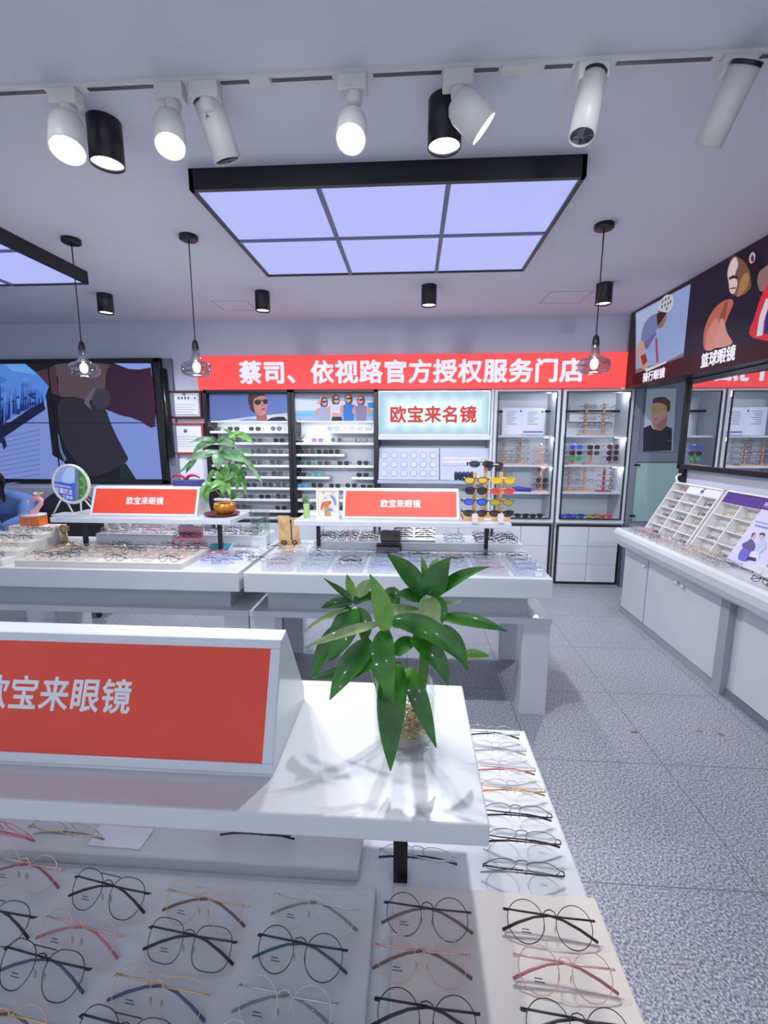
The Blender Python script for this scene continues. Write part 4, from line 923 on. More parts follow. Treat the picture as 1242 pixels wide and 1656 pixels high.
# slanted white board with rows of black frames
tt = thing('glasses_board', 'slanted white board with two columns of dark eyeglasses', 'board', (.02, 3.05, .905))
MB().obox((-.13, 3.02, .906), (.29, 0, 0), (0, .17, .09), (0, -.008, .015), WHITE).build('board', tt); MB().box(-.12, .15, 3.17, 3.19, .906, .98, WHITE).build('back_foot', tt)
for j in range(4):
    for i in range(2): small(-.06 + .15 * i, 3.035 + .04 * j, .925 + .021 * j, 0, ('black', 'brown')[(i + j) % 2], 'way', 'dark eyeglasses in the %s column, %s row from the bottom of the slanted board' % (ORD[i + 1], ORD[j + 1]), 'eyeglasses on the slanted board', .0016)
# loose wire pairs between the two tables
for k, (u, v) in enumerate(((395, 901), (400, 883), (412, 893), (418, 908), (435, 897), (446, 889), (455, 912), (469, 901), (472, 880), (500, 886), (340, 908), (352, 898), (360, 912), (375, 905))):
    p = atz(u, v, .85); c = (['black', 'gold', 'silver', 'gunmetal', 'silver', 'black', 'navy', 'gunmetal', 'black', 'silver'] + ['blue', 'pink', 'clear blue', 'blue'])[k]
    small(p.x, p.y, .851, random.uniform(-.2, .3), c, 'oval' if k < 10 else 'rect', '%s eyeglasses %s' % (c, ('lying loose beside the wooden board, %s of ten from left' % ORD[k + 1]) if k < 10 else 'beside the right end of the cream tray, %s from left' % ORD[k - 9]), 'loose eyeglasses on the middle tables', .0013)
# acrylic trays
for i in range(8):
    xc = -.775 + .2045 * i
    t = thing('acrylic_tray', 'clear acrylic eyeglasses tray, %s from left on the right middle table' % ORD[i + 1], 'tray', (xc, 2.66, .85), 'clear acrylic trays')
    MB().box(xc - .085, xc + .085, 2.45, 2.838, .851, .855, ACRYL).build('base', t)
    for s in (-1, 1): MB().box(xc + s * .085 - .002, xc + s * .085 + .002, 2.45, 2.838, .855, .895, ACRYL).build('side', t)
    for j in range(5): MB().box(xc - .083, xc + .083, 2.45 + .096 * j, 2.454 + .096 * j, .855, .89 if j < 4 else .91, ACRYL).build('divider', t)
    cs = (['clear pink', 'clear', 'clear pink', 'gold'], ['clear mint', 'clear', 'clear grey', 'silver'], ['clear', 'black', 'clear grey', 'clear'], ['clear blue', 'clear', 'clear blue', 'gunmetal'], ['clear', 'clear blue', 'clear', 'black'], ['clear mint', 'clear', 'gunmetal', 'gold'], ['clear pink', 'clear pink', 'clear', 'gunmetal'], ['clear blue', 'clear blue', 'clear grey', 'black'])[i]
    for j in range(4):
        small(xc, 2.483 + .096 * j, .856, random.uniform(-.05, .05), cs[j], 'square', '%s eyeglasses in the %s slot from front of the %s acrylic tray' % (cs[j], ORD[j + 1], ORD[i + 1]), 'eyeglasses in the acrylic trays', .0019)
# wooden two-piece board stand
p = atz(470, 884, .85); t = thing('wooden_board_stand', 'leaning wooden board stand with two dark holes on the middle table', 'wooden stand', (p.x, p.y, .85))
W2 = mat('zebra_wood', (196, 158, 108), .45, vary=.25, scale=9)
MB().box(p.x - .065, p.x + .03, p.y - .07, p.y + .05, .85, .865, WOOD).build('base', t, .002)
MB().obox((p.x - .075, p.y - .02, .866), (.085, 0, 0), (-.022, .05, .20), (0, .012, -.002), W2).build('board', t, .002); MB().obox((p.x + .016, p.y - .005, .866), (.05, 0, 0), (-.018, .05, .185), (0, .012, -.002), W2).build('board', t, .002)
for dx in (-.04, .035): mb = MB(); mb.tube([(p.x + dx + .018 * math.cos(a), p.y - .022, .886 + .011 * math.sin(a)) for a in [2 * math.pi * k / 14 for k in range(14)]], .004, BLACK, 6, True); mb.build('ring', t)
# tall glass vase
p = atz(422, 880, .85); t = thing('glass_vase', 'tall clear glass cylinder half filled with water behind the loose eyeglasses', 'vase', (p.x, p.y, .85))
H = .30; MB().lathe([(.001, .0), (.066, .0), (.068, .006), (.068, H), (.064, H), (.064, .01), (.001, .01)], (p.x, p.y, .85), GLASS, 32).build('glass', t)
MB().lathe([(.001, .012), (.0625, .012), (.0625, .19), (.001, .19)], (p.x, p.y, .85), WATER, 32).build('water', t)
mb = MB(); st_ = mat('vase_reflection', (40, 84, 80), .4); mb.tube([(p.x - .02, p.y, .862), (p.x - .022, p.y, .99), (p.x + .055, p.y - .01, 1.05)], .003, st_, 6); leaf(mb, (p.x - .05, p.y - .02, 1.01), (p.x, p.y - .03, 1.022), (p.x + .058, p.y - .01, 1.055), .035, st_); mb.build('stem', t)  # dark stem and leaf shapes stand in for plants reflected in the glass
# pink bench stand
p = atz(300, 888, .85); PK = mat('pink_plastic', (238, 168, 184), .4); z0 = .85; t = thing('pink_bench_stand', 'pink bench-shaped stand behind the cream tray', 'stand', (p.x, p.y, .85))
MB().box(p.x - .095, p.x + .095, p.y, p.y + .07, .912, .925, PK).build('seat', t, .003)
MB().box(p.x - .075, p.x + .1, p.y + .062, p.y + .072, .925, 1.0, PK).build('backrest', t, .003)
for dx in (-.09, -.055, .055, .085): MB().box(p.x + dx - .007, p.x + dx + .007, p.y + (.002 if abs(dx) > .06 else .05), p.y + (.018 if abs(dx) > .06 else .066), .85, .912, PK).build('leg', t, .002)
for i in range(2): small(p.x - .035 + .07 * i, p.y + .032, .925, 0, ('black', 'brown')[i], 'oval', '%s eyeglasses on the pink bench stand' % ('black', 'brown')[i], 'eyeglasses on the pink bench', .0014)
# teal picture card on a small easel
q = [atz(331, 894, .853), atz(370, 894, .853)]; t = thing('picture_card', 'teal picture card in pale frame lying slanted beside the pink bench stand', 'card', q[0])
MB().obox(q[0], q[1] - q[0], (0, .10, .04), (0, -.003, .006), mat('card_rim', (200, 214, 226), .4)).build('frame', t)
MB().obox(q[0] + Vector((.012, .008, .0095)), (q[1] - q[0]) * .85, (0, .083, .033), (0, -.001, .002), mat('teal_print', (70, 160, 176), .3, vary=.35, scale=30)).build('picture', t)
# pink post, case, red and black holders
p = atz(567, 888, .85); tagm(MB().lathe([(.02, 0), (.02, .008), (.009, .01), (.009, .125), (.001, .128)], (p.x, p.y, .85), mat('pale_pink', (226, 196, 206), .4), 14), 'pink_post', 'pale pink post standing behind the acrylic trays', 'post', 0)
p = atz(631, 892, .85); t = thing('glasses_case_stand', 'taupe roll case on a black box stand behind the acrylic trays', 'case', (p.x, p.y, .85))
MB().box(p.x - .095, p.x + .075, p.y, p.y + .09, .85, .90, BLACKP).build('box_stand', t, .004); MB().tube([(p.x - .07, p.y + .05, .945), (p.x - .06, p.y + .05, .945), (p.x + .06, p.y + .05, .945), (p.x + .07, p.y + .05, .945)], [.03, .043, .043, .03], mat('taupe_case', (112, 104, 98), .5), 18).build('case', t)
mb = MB(); p = atz(750, 892, .85); RD = mat('red_holder', (186, 36, 52), .35)
for k in range(6): mb.tube([(p.x - .09 + .035 * k + .016 * math.cos(a), p.y + .02, .875 + .016 * math.sin(a)) for a in [2 * math.pi * i / 14 for i in range(14)]], .007, RD, 6, True)
mb.box(p.x - .1, p.x + .1, p.y + .012, p.y + .028, .851, .872, RD); tagm(mb, 'glasses_holder', 'red scalloped holder left of the right shelf post', 'holder', 0)
mb = MB(); p = atz(706, 889, .85)
mb.tube([(p.x + .045 * math.cos(a) - .02, p.y + .03, .905 + .035 * math.sin(a)) for a in [math.pi * (1 + i / 12) for i in range(13)]], .005, BLACK, 6); mb.lathe([(.001, .0), (.024, 0), (.024, .03), (.012, .04), (.001, .04)], (p.x + .005, p.y, .85), BLACK, 14)
tagm(mb, 'black_stand', 'small black stand with curved arm before the slanted board', 'stand', 0)
# gold figurine and flamingo
p = atz(106, 886, .885); GOLD = mat('antique_gold', (176, 160, 110), .35, metal=.7, vary=.2, scale=40); z = .85; p = atz(106, 886, .85)
t = thing('gold_figurine', 'antique gold bird figurine wearing eyeglasses behind the cream tray', 'figurine', (p.x, p.y, .85))
MB().lathe([(.001, 0), (.06, 0), (.062, .012), (.05, .028), (.03, .034), (.012, .04), (.001, .04)], (p.x, p.y, .85), GOLD, 18).build('base', t)
MB().tube([(p.x, p.y, .885), (p.x + .01, p.y, .92), (p.x + .004, p.y, .94), (p.x + .0, p.y, .965)], [.02, .014, .011, .016], GOLD, 10).build('neck', t)
MB().ball((p.x + .002, p.y, .985), .026, .022, .03, GOLD).build('head', t)
MB().lathe([(.001, 0), (.007, .002), (.002, .035)], (p.x, p.y - .018, .98), GOLD, 8, (0, -1, -.2)).build('beak', t)
small(p.x - .015, p.y - .033, .968, .3, 'rose gold', 'round', 'rose gold eyeglasses worn by the gold figurine', 'figurine eyeglasses', .002)
zf = .885 + .03 * 4; bx = aty(57, 860, 2.92)
t = thing('amber_box', 'amber orange acrylic box with white lid on the top step', 'box', (bx.x, 2.92, zf))
AMB = mat('amber_acrylic', (246, 132, 40), .15, alpha=.7)
MB().box(bx.x - .075, bx.x + .065, 2.885, 2.965, zf, zf + .068, AMB).build('body', t, .002); MB().box(bx.x - .005, bx.x + .0, 2.884, 2.886, zf, zf + .068, mat('amber_seam', (244, 160, 90), .3)).build('seam', t)
MB().lathe([(.001, .068), (.075, .068), (.075, .078), (.001, .082)], (bx.x, 2.925, zf), WHITE, 24).build('lid', t)
def fp(u, v): return aty(u, v, 2.925)
t = thing('flamingo_figure', 'pink flamingo head and neck figure on the amber box', 'figurine', (fp(56, 836).x, 2.925, zf + .08)); FL = mat('flamingo_pink', (240, 172, 180), .45)
base_ = fp(54, 836); base_.z = zf + .081
MB().tube(smooth_path := [base_, fp(56, 828), fp(60, 822), fp(66, 815), fp(67, 809), fp(62, 805), fp(55, 807), fp(49, 810)], [.030, .024, .017, .014, .014, .018, .016, .010], FL, 12).build('neck', t)
MB().tube([fp(49, 810), fp(45.5, 812), fp(44, 817)], [.010, .009, .003], mat('beak_white', (226, 214, 214), .4), 10).build('beak', t)
mb = MB(); c = fp(62, 801)
for k in range(9): a = 2 * math.pi * k / 9; leaf(mb, c, c + Vector((.02 * math.cos(a), .015 * math.sin(a), .014)), c + Vector((.036 * math.cos(a), .02 * math.sin(a), .012)), .02, mat('petal_cream', (228, 214, 190), .5))
mb.build('crown', t)
# white loop ornament and pale carton behind the left shelf
mb = MB()
for u0 in (180, 200):
    mb.tube([aty(u0 + 9 * math.cos(a), 849 + 9 * math.sin(a), 3.15) for a in [2 * math.pi * i / 18 for i in range(18)]], .012, SPOTW, 8, True)
p = aty(190, 862, 3.15); mb.cyl((p.x, 3.15, .926), (p.x, 3.15, aty(190, 856, 3.15).z), .01, SPOTW, 8); mb.lathe([(.001, 0), (.05, 0), (.05, .008), (.001, .01)], (p.x, 3.15, .9255), SPOTW, 16)
tagm(mb, 'loop_ornament', 'white double-loop ornament under the left raised shelf', 'ornament', 0)
a, b = aty(268, 838, 3.24), aty(325, 862, 3.24); t = thing('carton', 'pale blue carton with a blue mark under the left raised shelf', 'carton', ((a.x + b.x) / 2, 3.24, .926))
MB().box(a.x, b.x, 3.225, 3.25, .926, a.z, mat('pale_carton', (196, 206, 226), .6)).build('carton_body', t)
m0 = aty(301, 848, 3.22); mb = MB(); bl = flat((96, 126, 176)); mb.box(m0.x - .012, m0.x + .012, 3.222, 3.225, m0.z, m0.z + .03, bl); mb.box(m0.x - .055, m0.x + .05, 3.222, 3.225, m0.z - .012, m0.z, bl); mb.build('mark', t)

# on the raised shelves -------------------------------------------------------
c = aty(115, 783, 2.80); t = thing('round_photo_stand', 'round white photo stand with blue printed photo on the left shelf', 'photo stand', (c.x, 2.80, 1.1)); rr = .122
MB().box(c.x - .12, c.x + .15, 2.75, 2.86, 1.1, 1.112, WHITE).build('base', t, .003)
ring = [(c.x + rr * math.cos(a), 2.80, c.z + rr * math.sin(a)) for a in [2 * math.pi * k / 48 for k in range(48)]]
MB().tube(ring, .010, SPOTW, 10, True).build('ring', t)
for dx, lean in ((-.075, -.06), (-.045, .03), (.055, .0), (.075, .07)): MB().cyl((c.x + dx, 2.80, c.z - math.sqrt(rr * rr - dx * dx) + .004), (c.x + dx + lean, 2.79 + .02 * (lean > 0), 1.112), .005, SPOTW, 8).build('leg', t)
RP = lambda u, v: aty(u, v, 2.797)
disc = ell(115, 783, 29.5, 30.5, 32)
def clip(pts): 
    out = []
    for x, y in pts:
        dx, dy = x - 115, y - 783; d = math.hypot(dx / 29.5, dy / 30.5)
        out.append((115 + dx / max(1, d), 783 + dy / max(1, d)))
    return out
picture('photo', t, RP, (0, -1, 0), [((150, 176, 226), disc), ((74, 120, 70), clip([(127, 750), (150, 755), (152, 785), (146, 806), (127, 815)] + [(127, 815), (127, 783)])), ((58, 100, 220), clip([(84, 778), (104, 780), (124, 781), (122, 820), (100, 820), (84, 800)])), ((110, 126, 150), clip([(122, 752), (128, 752), (127, 816), (121, 816)])),
    ((180, 206, 244), [(100, 778), (104, 764), (110, 756), (120, 758), (120, 778), (112, 782)], 1)] + [((100 + 20 * (k % 2), 150 + 10 * (k % 3), 90), ell(136 + 3 * math.sin(k * 2.1), 765 + k * 4.6, 4.5, 2.6, 8)) for k in range(9)])
pa, pb = RP(89, 790), RP(119, 796)
text('星趣控龙', 'lettering', t, RP(104, 794) + Vector((0, -.004, 0)), (1, 0, -.16), (.1, 0, 1), .118, LETW, .02, .036, .0005)
text('之素镜', 'lettering', t, RP(110, 804) + Vector((0, -.004, 0)), (1, 0, -.16), (.1, 0, 1), .07, LETW, .02, .024, .0005)
text('控制眼睛度数增长', 'lettering', t, RP(102, 786) + Vector((0, -.004, 0)), (1, 0, -.16), (.1, 0, 1), .12, LETW, .01, .015, .0005)
# small framed print
a, b = aty(511, 791, 2.80), aty(548, 830, 2.80); t = thing('framed_print', 'small cream framed print with red and blue abstract shapes on the right shelf', 'framed print', ((a.x + b.x) / 2, 2.80, 1.1))
MB().frame(a.x, b.x, 1.1, a.z, 2.795, 2.82, .012, mat('print_frame', (230, 226, 220), .4)).build('frame', t, .002)
FPp = lambda u, v: aty(u, v, 2.80)
picture('print', t, FPp, (0, -1, 0), [((224, 216, 196), [(512.5, 793), (547, 793), (546, 828), (512.5, 828)]), ((206, 206, 216), ell(533, 812, 12, 13, 20)), ((224, 216, 196), ell(531, 813, 8, 9, 20)), ((110, 150, 206), [(536, 800), (542, 806), (544, 815), (541, 817), (538, 808), (534, 803)], 1), ((218, 70, 80), [(521, 812), (535, 810), (536, 815), (523, 818), (521, 824), (518, 824)], 0), ((120, 140, 190), [(526, 824), (536, 822), (540, 826), (526, 828)]), ((200, 110, 130), ell(523, 797, 1.6, 1.6, 8)), ((190, 120, 130), ell(526, 805, 1.4, 1.4, 8)), ((120, 150, 200), ell(538, 797, 1.2, 1.2, 8))])
MB().obox((a.x + .05, 2.82, 1.1), (.03, 0, 0), (0, .05, 0), (0, -.045, .1), WOOD).build('easel_leg', t)
# green vase with bamboo
p = aty(496, 830, 2.82); t = thing('bamboo_vase', 'slim pale green vase with small bamboo sprig on the right shelf', 'vase', (p.x, 2.82, 1.1))
MB().lathe([(.001, 0), (.018, 0), (.02, .01), (.02, .085), (.017, .092), (.014, .092), (.014, .02)], (p.x, 2.82, 1.1), mat('pale_green_glass', (176, 206, 130), .15, alpha=.85), 18, cap=False).build('vase', t)
mb = MB(); mb.tube([(p.x, 2.82, 1.11), (p.x - .003, 2.82, 1.215)], .003, LEAFB, 6)
for k, (dx, dz) in enumerate(((-.03, .02), (.028, .03), (-.022, .045), (.02, .05), (-.036, .03), (.035, .012), (0, .06))): leaf(mb, (p.x - .002, 2.82, 1.185 + .004 * k), (p.x + dx * .6, 2.81, 1.19 + dz * .9), (p.x + dx, 2.805, 1.185 + dz), .011, LEAFD)
mb.build('sprig', t)
# small air plant on the wall unit shelf
p = aty(485, 715, 4.93); z = rowz(715.5); t = thing('air_plant', 'spiky dark plant in low black dish on the beach-poster unit shelf', 'plant', (p.x, 4.95, z))
MB().lathe([(.001, 0), (.03, 0), (.042, .022), (.038, .022), (.001, .016)], (p.x, 4.95, z), mat('dark_dish', (48, 46, 50), .5), 16).build('dish', t)
mb = MB(); 
for dx, dz in ((-.105, .11), (-.04, .17), (.022, .245), (.095, .10), (-.02, .12), (.045, .07)): leaf(mb, (p.x, 4.95, z + .02), (p.x + dx * .55, 4.94, z + .02 + dz * .6), (p.x + dx, 4.85, z + .02 + dz), .012, mat('dark_leaf', (52, 74, 62), .45))
mb.build('foliage', t)

# ================================================================== SUNGLASSES
def tint(name, rgb, rough=.08, alpha=.93): return mat('lens_' + name, rgb, rough, alpha=alpha, coat=.3)
TL = {'grey': tint('grey', (70, 68, 80), alpha=.85), 'dark': tint('dark', (26, 26, 34)), 'brown': tint('brown', (70, 54, 56)), 'violet': tint('violet', (150, 110, 220)), 'teal': tint('teal', (70, 170, 170)), 'blue': tint('blue', (70, 150, 200)), 'green': tint('green', (36, 74, 54)), 'rose': tint('rose', (170, 140, 160), alpha=.7), 'pale': tint('pale', (130, 130, 150), alpha=.6),
      'mirror blue': tint('mirror_blue', (50, 90, 220), .05), 'mirror green': tint('mirror_green', (50, 170, 90), .05), 'yellow': tint('yellow', (230, 190, 30), .06), 'red': tint('red', (214, 56, 70), .06), 'fire': tint('fire', (190, 150, 40), .06), 'clear': LENS}
def sun(x, y, z, rz, lens, fr, shape, label, group, r=.0017, tilt=False):
    return place(('sun', lens, fr, shape, r), dict(name='sunglasses', shape=shape, rim=FC[fr], tip=FC[fr], lens=TL[lens], r=r, folded=False, detail=1, seg=20, sides=5), (x, y, z), rz, label, 'sunglasses', group)
SR = [('grey', 'black', 'way'), ('grey', 'gunmetal', 'boston'), ('dark', 'black', 'way'), ('grey', 'navy', 'aviator'), ('brown', 'gunmetal', 'round')]
ROWS1 = [(697, (349, 379, 413, 447.5)), (715.5, (381, 416, 452)), (734, (405, 424.5, 449)), (752, (390, 415.6, 447)), (770.6, (358, 392, 424, 449)), (788.5, (382, 407, 434, 456)), (807, (375, 401, 429, 456)), (825, (357, 381, 401, 455))]
for r_, (v, us) in enumerate(ROWS1):
    for i, u in enumerate(us):
        p = aty(u, v, 4.94); s = SR[(r_ * 3 + i * 2) % 5]
        if (r_, i) == (0, 2): s = ('dark', 'black', 'way')
        sun(p.x, 4.92, rowz(v), random.uniform(-.12, .12), *s, '%s-lens sunglasses, %s from left on the %s shelf from top behind the money tree' % (s[0], ORD[i + 1], ORD[r_ + 1]), 'sunglasses on the left wall unit')
ROWS2 = [(1, 697, ((539.5, 'pale', 'gunmetal', 'boston'), (564, 'rose', 'rose gold', 'aviator'), (589, 'pale', 'silver', 'aviator'))), (2, 715.5, ((514, 'violet', 'violet', 'way'), (544.6, 'grey', 'silver', 'round'), (584.5, 'clear', 'black', 'boston'))),
         (3, 734, ((483, 'dark', 'gunmetal', 'round'), (501, 'grey', 'gunmetal', 'round'), (522, 'dark', 'black', 'boston'), (541, 'dark', 'black', 'boston'))), (4, 752, ((494.6, 'green', 'green', 'way'), (523.6, 'brown', 'brown', 'way'), (555.5, 'dark', 'black', 'way'), (587, 'dark', 'gunmetal', 'boston'))),
         (5, 770.6, ((486.7, 'dark', 'black', 'way'), (512, 'teal', 'teal', 'way'), (586.7, 'dark', 'black', 'way'))), (6, 788.5, ((490, 'blue', 'blue', 'way'), (513.5, 'dark', 'gunmetal', 'square'), (541.7, 'dark', 'black', 'way'), (568, 'dark', 'gunmetal', 'boston'), (593, 'dark', 'black', 'rect'))), (8, 825, ((499, 'dark', 'black', 'round'), (549, 'dark', 'black', 'round')))]
for rn, v, it in ROWS2:
    for i, (u, a, b, c) in enumerate(it):
        p = aty(u, v, 4.94); sun(p.x, 4.92, rowz(v), random.uniform(-.08, .08), a, b, c, '%s-lens sunglasses, %s from left on the %s shelf level under the beach poster' % (a, ORD[i + 1], ORD[rn]), 'sunglasses on the beach-poster unit')
# rotating sunglasses tower on the right raised shelf
p = aty(788, 838, 2.84); TX = p.x; t = thing('sunglasses_tower', 'wooden tower rack full of coloured sports sunglasses on the right shelf', 'rack', (TX, 2.86, 1.1))
MB().box(TX - .155, TX + .135, 2.79, 3.0, 1.1, 1.122, WOOD).build('base', t, .003)
for dx, h, y in ((-.085, .30, 2.83), (-.01, .375, 2.90), (.075, .30, 2.83)): MB().box(TX + dx - .011, TX + dx + .011, y, y + .02, 1.12, 1.1 + h, WOOD).build('post', t, .002)
RZ = [1.145, 1.215, 1.283, 1.350]
mb = MB()
for z in RZ: mb.cyl((TX - .155, 2.84, z + .012), (TX + .15, 2.84, z + .012), .004, SPOTW, 8)
mb.cyl((TX - .085, 2.91, 1.443), (TX + .07, 2.91, 1.443), .004, SPOTW, 8); mb.build('rod', t)
MB().box(TX - .028, TX + .018, 2.788, 2.79, 1.103, 1.117, PAPER).build('tag', t)
tw = (('dark', 'black', 'sport', 'dark wrap'), ('mirror blue', 'navy', 'sport', 'blue mirrored'), ('dark', 'black', 'way', 'glossy black'), ('yellow', 'black', 'sport', 'yellow')), (('dark', 'black', 'sport', 'dark'), ('fire', 'green', 'sport', 'green and gold mirrored'), ('red', 'orange', 'sport', 'red shield'), ('yellow', 'yellow', 'sport', 'yellow tinted'))
for cidx, dx in enumerate((-.082, .078)):
    for j in range(4):
        a, b, c, l = tw[cidx][j]; sun(TX + dx, 2.800, RZ[j] - .021, 0, a, b, c, '%s sports sunglasses in the %s column of the wooden tower' % (l, ('left', 'right')[cidx]), 'sports sunglasses on the wooden tower', .0026)
sun(TX - .045, 2.87, 1.425, 0, 'dark', 'black', 'sport', 'black sunglasses topping the wooden tower, left of the post', 'sports sunglasses on the wooden tower', .0026); sun(TX + .045, 2.93, 1.40, .3, 'brown', 'gunmetal', 'aviator', 'brown sunglasses high on the wooden tower, behind the post', 'sports sunglasses on the wooden tower', .0026)
for u, l in ((768, 'small white price card hanging under the left side of the sunglasses tower'), (810, 'small white price card hanging under the right side of the sunglasses tower')):
    q = aty(u, 833, 2.705); tagm(MB().box(q.x - .017, q.x + .017, 2.702, 2.709, q.z - .048, q.z + .008, mat('price_card', (232, 220, 224), .6)), 'price_card', l, 'price card', 0)
# racks in the glass cabinets
def rack(us, vb, vt, y, label, nrod, pairs, group, base_w=.07, wood=WOODR):
    zs = aty(960 if us[0] > 900 else 850, 704 if vb < 720 else 752 if vb < 770 else 796, 4.93).z + .0005; X = [aty(u, vb, y).x for u in us]; zt = aty(us[0], vt, y).z
    t = thing('glasses_rack', label, 'rack', (sum(X) / len(X), y, zs), 'wooden racks in the glass cabinets')
    MB().box(min(X) - base_w, max(X) + base_w, y - .05, y + .05, zs, zs + .012, wood).build('base', t)
    for x in X: MB().box(x - .011, x + .011, y - .008, y + .008, zs + .012, zt, wood).build('post', t); MB().ball((x, y, zt), .018, .014, .014, SPOTW, 10, 6).build('finial', t)
    H = (zt - zs - .03) / nrod; mb = MB(); hz = []
    for k in range(nrod): z = zs + .035 + H * (k + .45); hz.append(z); mb.cyl((min(X) - .075, y - .015, z), (max(X) + .075, y - .015, z), .003, mat('rod_pale', (220, 212, 200), .4), 6)
    mb.build('rod', t)
    for ci, x in enumerate(X):
        for k in range(nrod):
            s = pairs[ci][k] if k < len(pairs[ci]) else None
            if not s: continue
            a, b, c = s; nm = 'sunglasses' if a not in ('clear',) else 'eyeglasses'; zz = hz[k] - .022
            lab = '%s %s, %s from bottom %s' % ((a + '-lens') if nm == 'sunglasses' else b, nm, ORD[k + 1], group if len(X) == 1 else 'on the %s post %s' % (('left', 'right')[ci], group))
            if nm == 'sunglasses': sun(x + .004, y - .045, zz, 0, a, b, c, lab, 'pairs on the cabinet racks')
            else: small(x + .02, y - .045, zz, random.uniform(-.2, .2), b, c, lab, 'pairs on the cabinet racks', .0018, folded=False)
K = ('clear', 'black', 'rect'); B_ = ('clear', 'brown', 'oval'); G_ = ('clear', 'gunmetal', 'round'); S_ = ('clear', 'silver', 'oval')
rack((814, 840), 749, 710, 5.05, 'two-post wooden rack on the second shelf of the document cabinet', 4, ((K, G_, None, None), (K, K, K, B_)), 'of the rack below the two documents')
rack((873,), 749, 719, 5.05, 'single small wooden rack right on the second document-cabinet shelf', 3, ((S_, S_, ('clear', 'rose gold', 'oval')),), 'on the small rack below the right document')
rack((873,), 793, 756, 5.05, 'single wooden rack with brown sunglasses on the third shelf', 4, ((('grey', 'black', 'way'), ('dark', 'gunmetal', 'round'), None, ('brown', 'orange', 'round')),), 'on the lower rack of the document cabinet')
rack((816,), 793, 756, 5.05, 'wooden rack half hidden behind the sunglasses tower', 4, ((S_, K, S_, S_),), 'on the rack behind the sunglasses tower', base_w=.045)
rack((946, 974), 702, 653, 5.08, 'tall two-post wooden rack on the top shelf of the right cabinet', 5, ((None, K, K, K, K), (None, K, G_, K, K)), 'of the topmost rack, right cabinet')
rack((927,), 750, 719, 5.0, 'small wooden rack with blue and green mirrored pairs', 3, ((('mirror green', 'green', 'boston'), ('dark', 'black', 'way'), ('mirror blue', 'blue', 'way')),), 'on the left rack, second shelf of the right cabinet')
rack((955,), 750, 719, 5.0, 'small wooden rack with two big black sunglasses', 3, ((None, ('brown', 'brown', 'way'), ('dark', 'black', 'way')),), 'on the middle rack, second shelf of the right cabinet')
rack((986,), 750, 719, 5.0, 'small wooden rack with three dark sunglasses nearest the door', 3, ((('dark', 'black', 'round'), ('dark', 'gunmetal', 'boston'), ('brown', 'red', 'round')),), 'on the right rack, second shelf of the right cabinet')
rack((920, 944), 793.5, 757, 5.0, 'two-post wooden rack with pale children eyeglasses', 4, ((None, K, ('clear', 'violet', 'oval'), S_), (None, ('clear', 'blue', 'oval'), None, ('clear', 'white', 'oval'))), 'of the pale rack, third shelf')
rack((975,), 793.5, 757, 5.0, 'reddish single wooden rack on the third shelf of the right cabinet', 4, ((K, ('clear', 'gunmetal', 'rect'), ('clear', 'red', 'oval'), None),), 'on the reddish rack, third shelf', wood=mat('rack_red_wood', (190, 90, 80), .5))
zc = aty(860, 836, 5.0).z; z0 = .753
for u, v, a, b, l in ((843, 836, 'dark', 'black', 'black sunglasses lying left on the bottom shelf of the document cabinet'), (867, 838, 'dark', 'gunmetal', 'dark wrap sunglasses lying right on the bottom shelf of the document cabinet'),
        (913, 836, 'mirror blue', 'blue', 'blue goggle sunglasses, leftmost on the bottom shelf of the right cabinet'), (933, 836, 'mirror blue', 'navy', 'second blue goggle sunglasses on the bottom shelf of the right cabinet'), (958, 837, 'fire', 'green', 'green and yellow goggle sunglasses on the bottom cabinet shelf'), (980, 837, 'red', 'orange', 'orange and red goggle sunglasses on the bottom cabinet shelf')):
    p = aty(u, v, 4.97); sun(p.x, 4.96, z0, random.uniform(-.2, .2), a, b, 'sport', l, 'pairs on the cabinet floor', .003)
p = aty(843, 794, 5.0); mb = MB(); mb.tube([(p.x - .1, 5.0, aty(850, 796, 4.93).z + .028), (p.x - .03, 4.99, aty(850, 796, 4.93).z + .032), (p.x + .1, 4.98, aty(850, 796, 4.93).z + .02)], [.018, .028, .018], mat('violet_case', (66, 56, 160), .35), 12)
tagm(mb, 'glasses_case', 'violet blue glasses case on the third shelf of the document cabinet', 'case', 0)

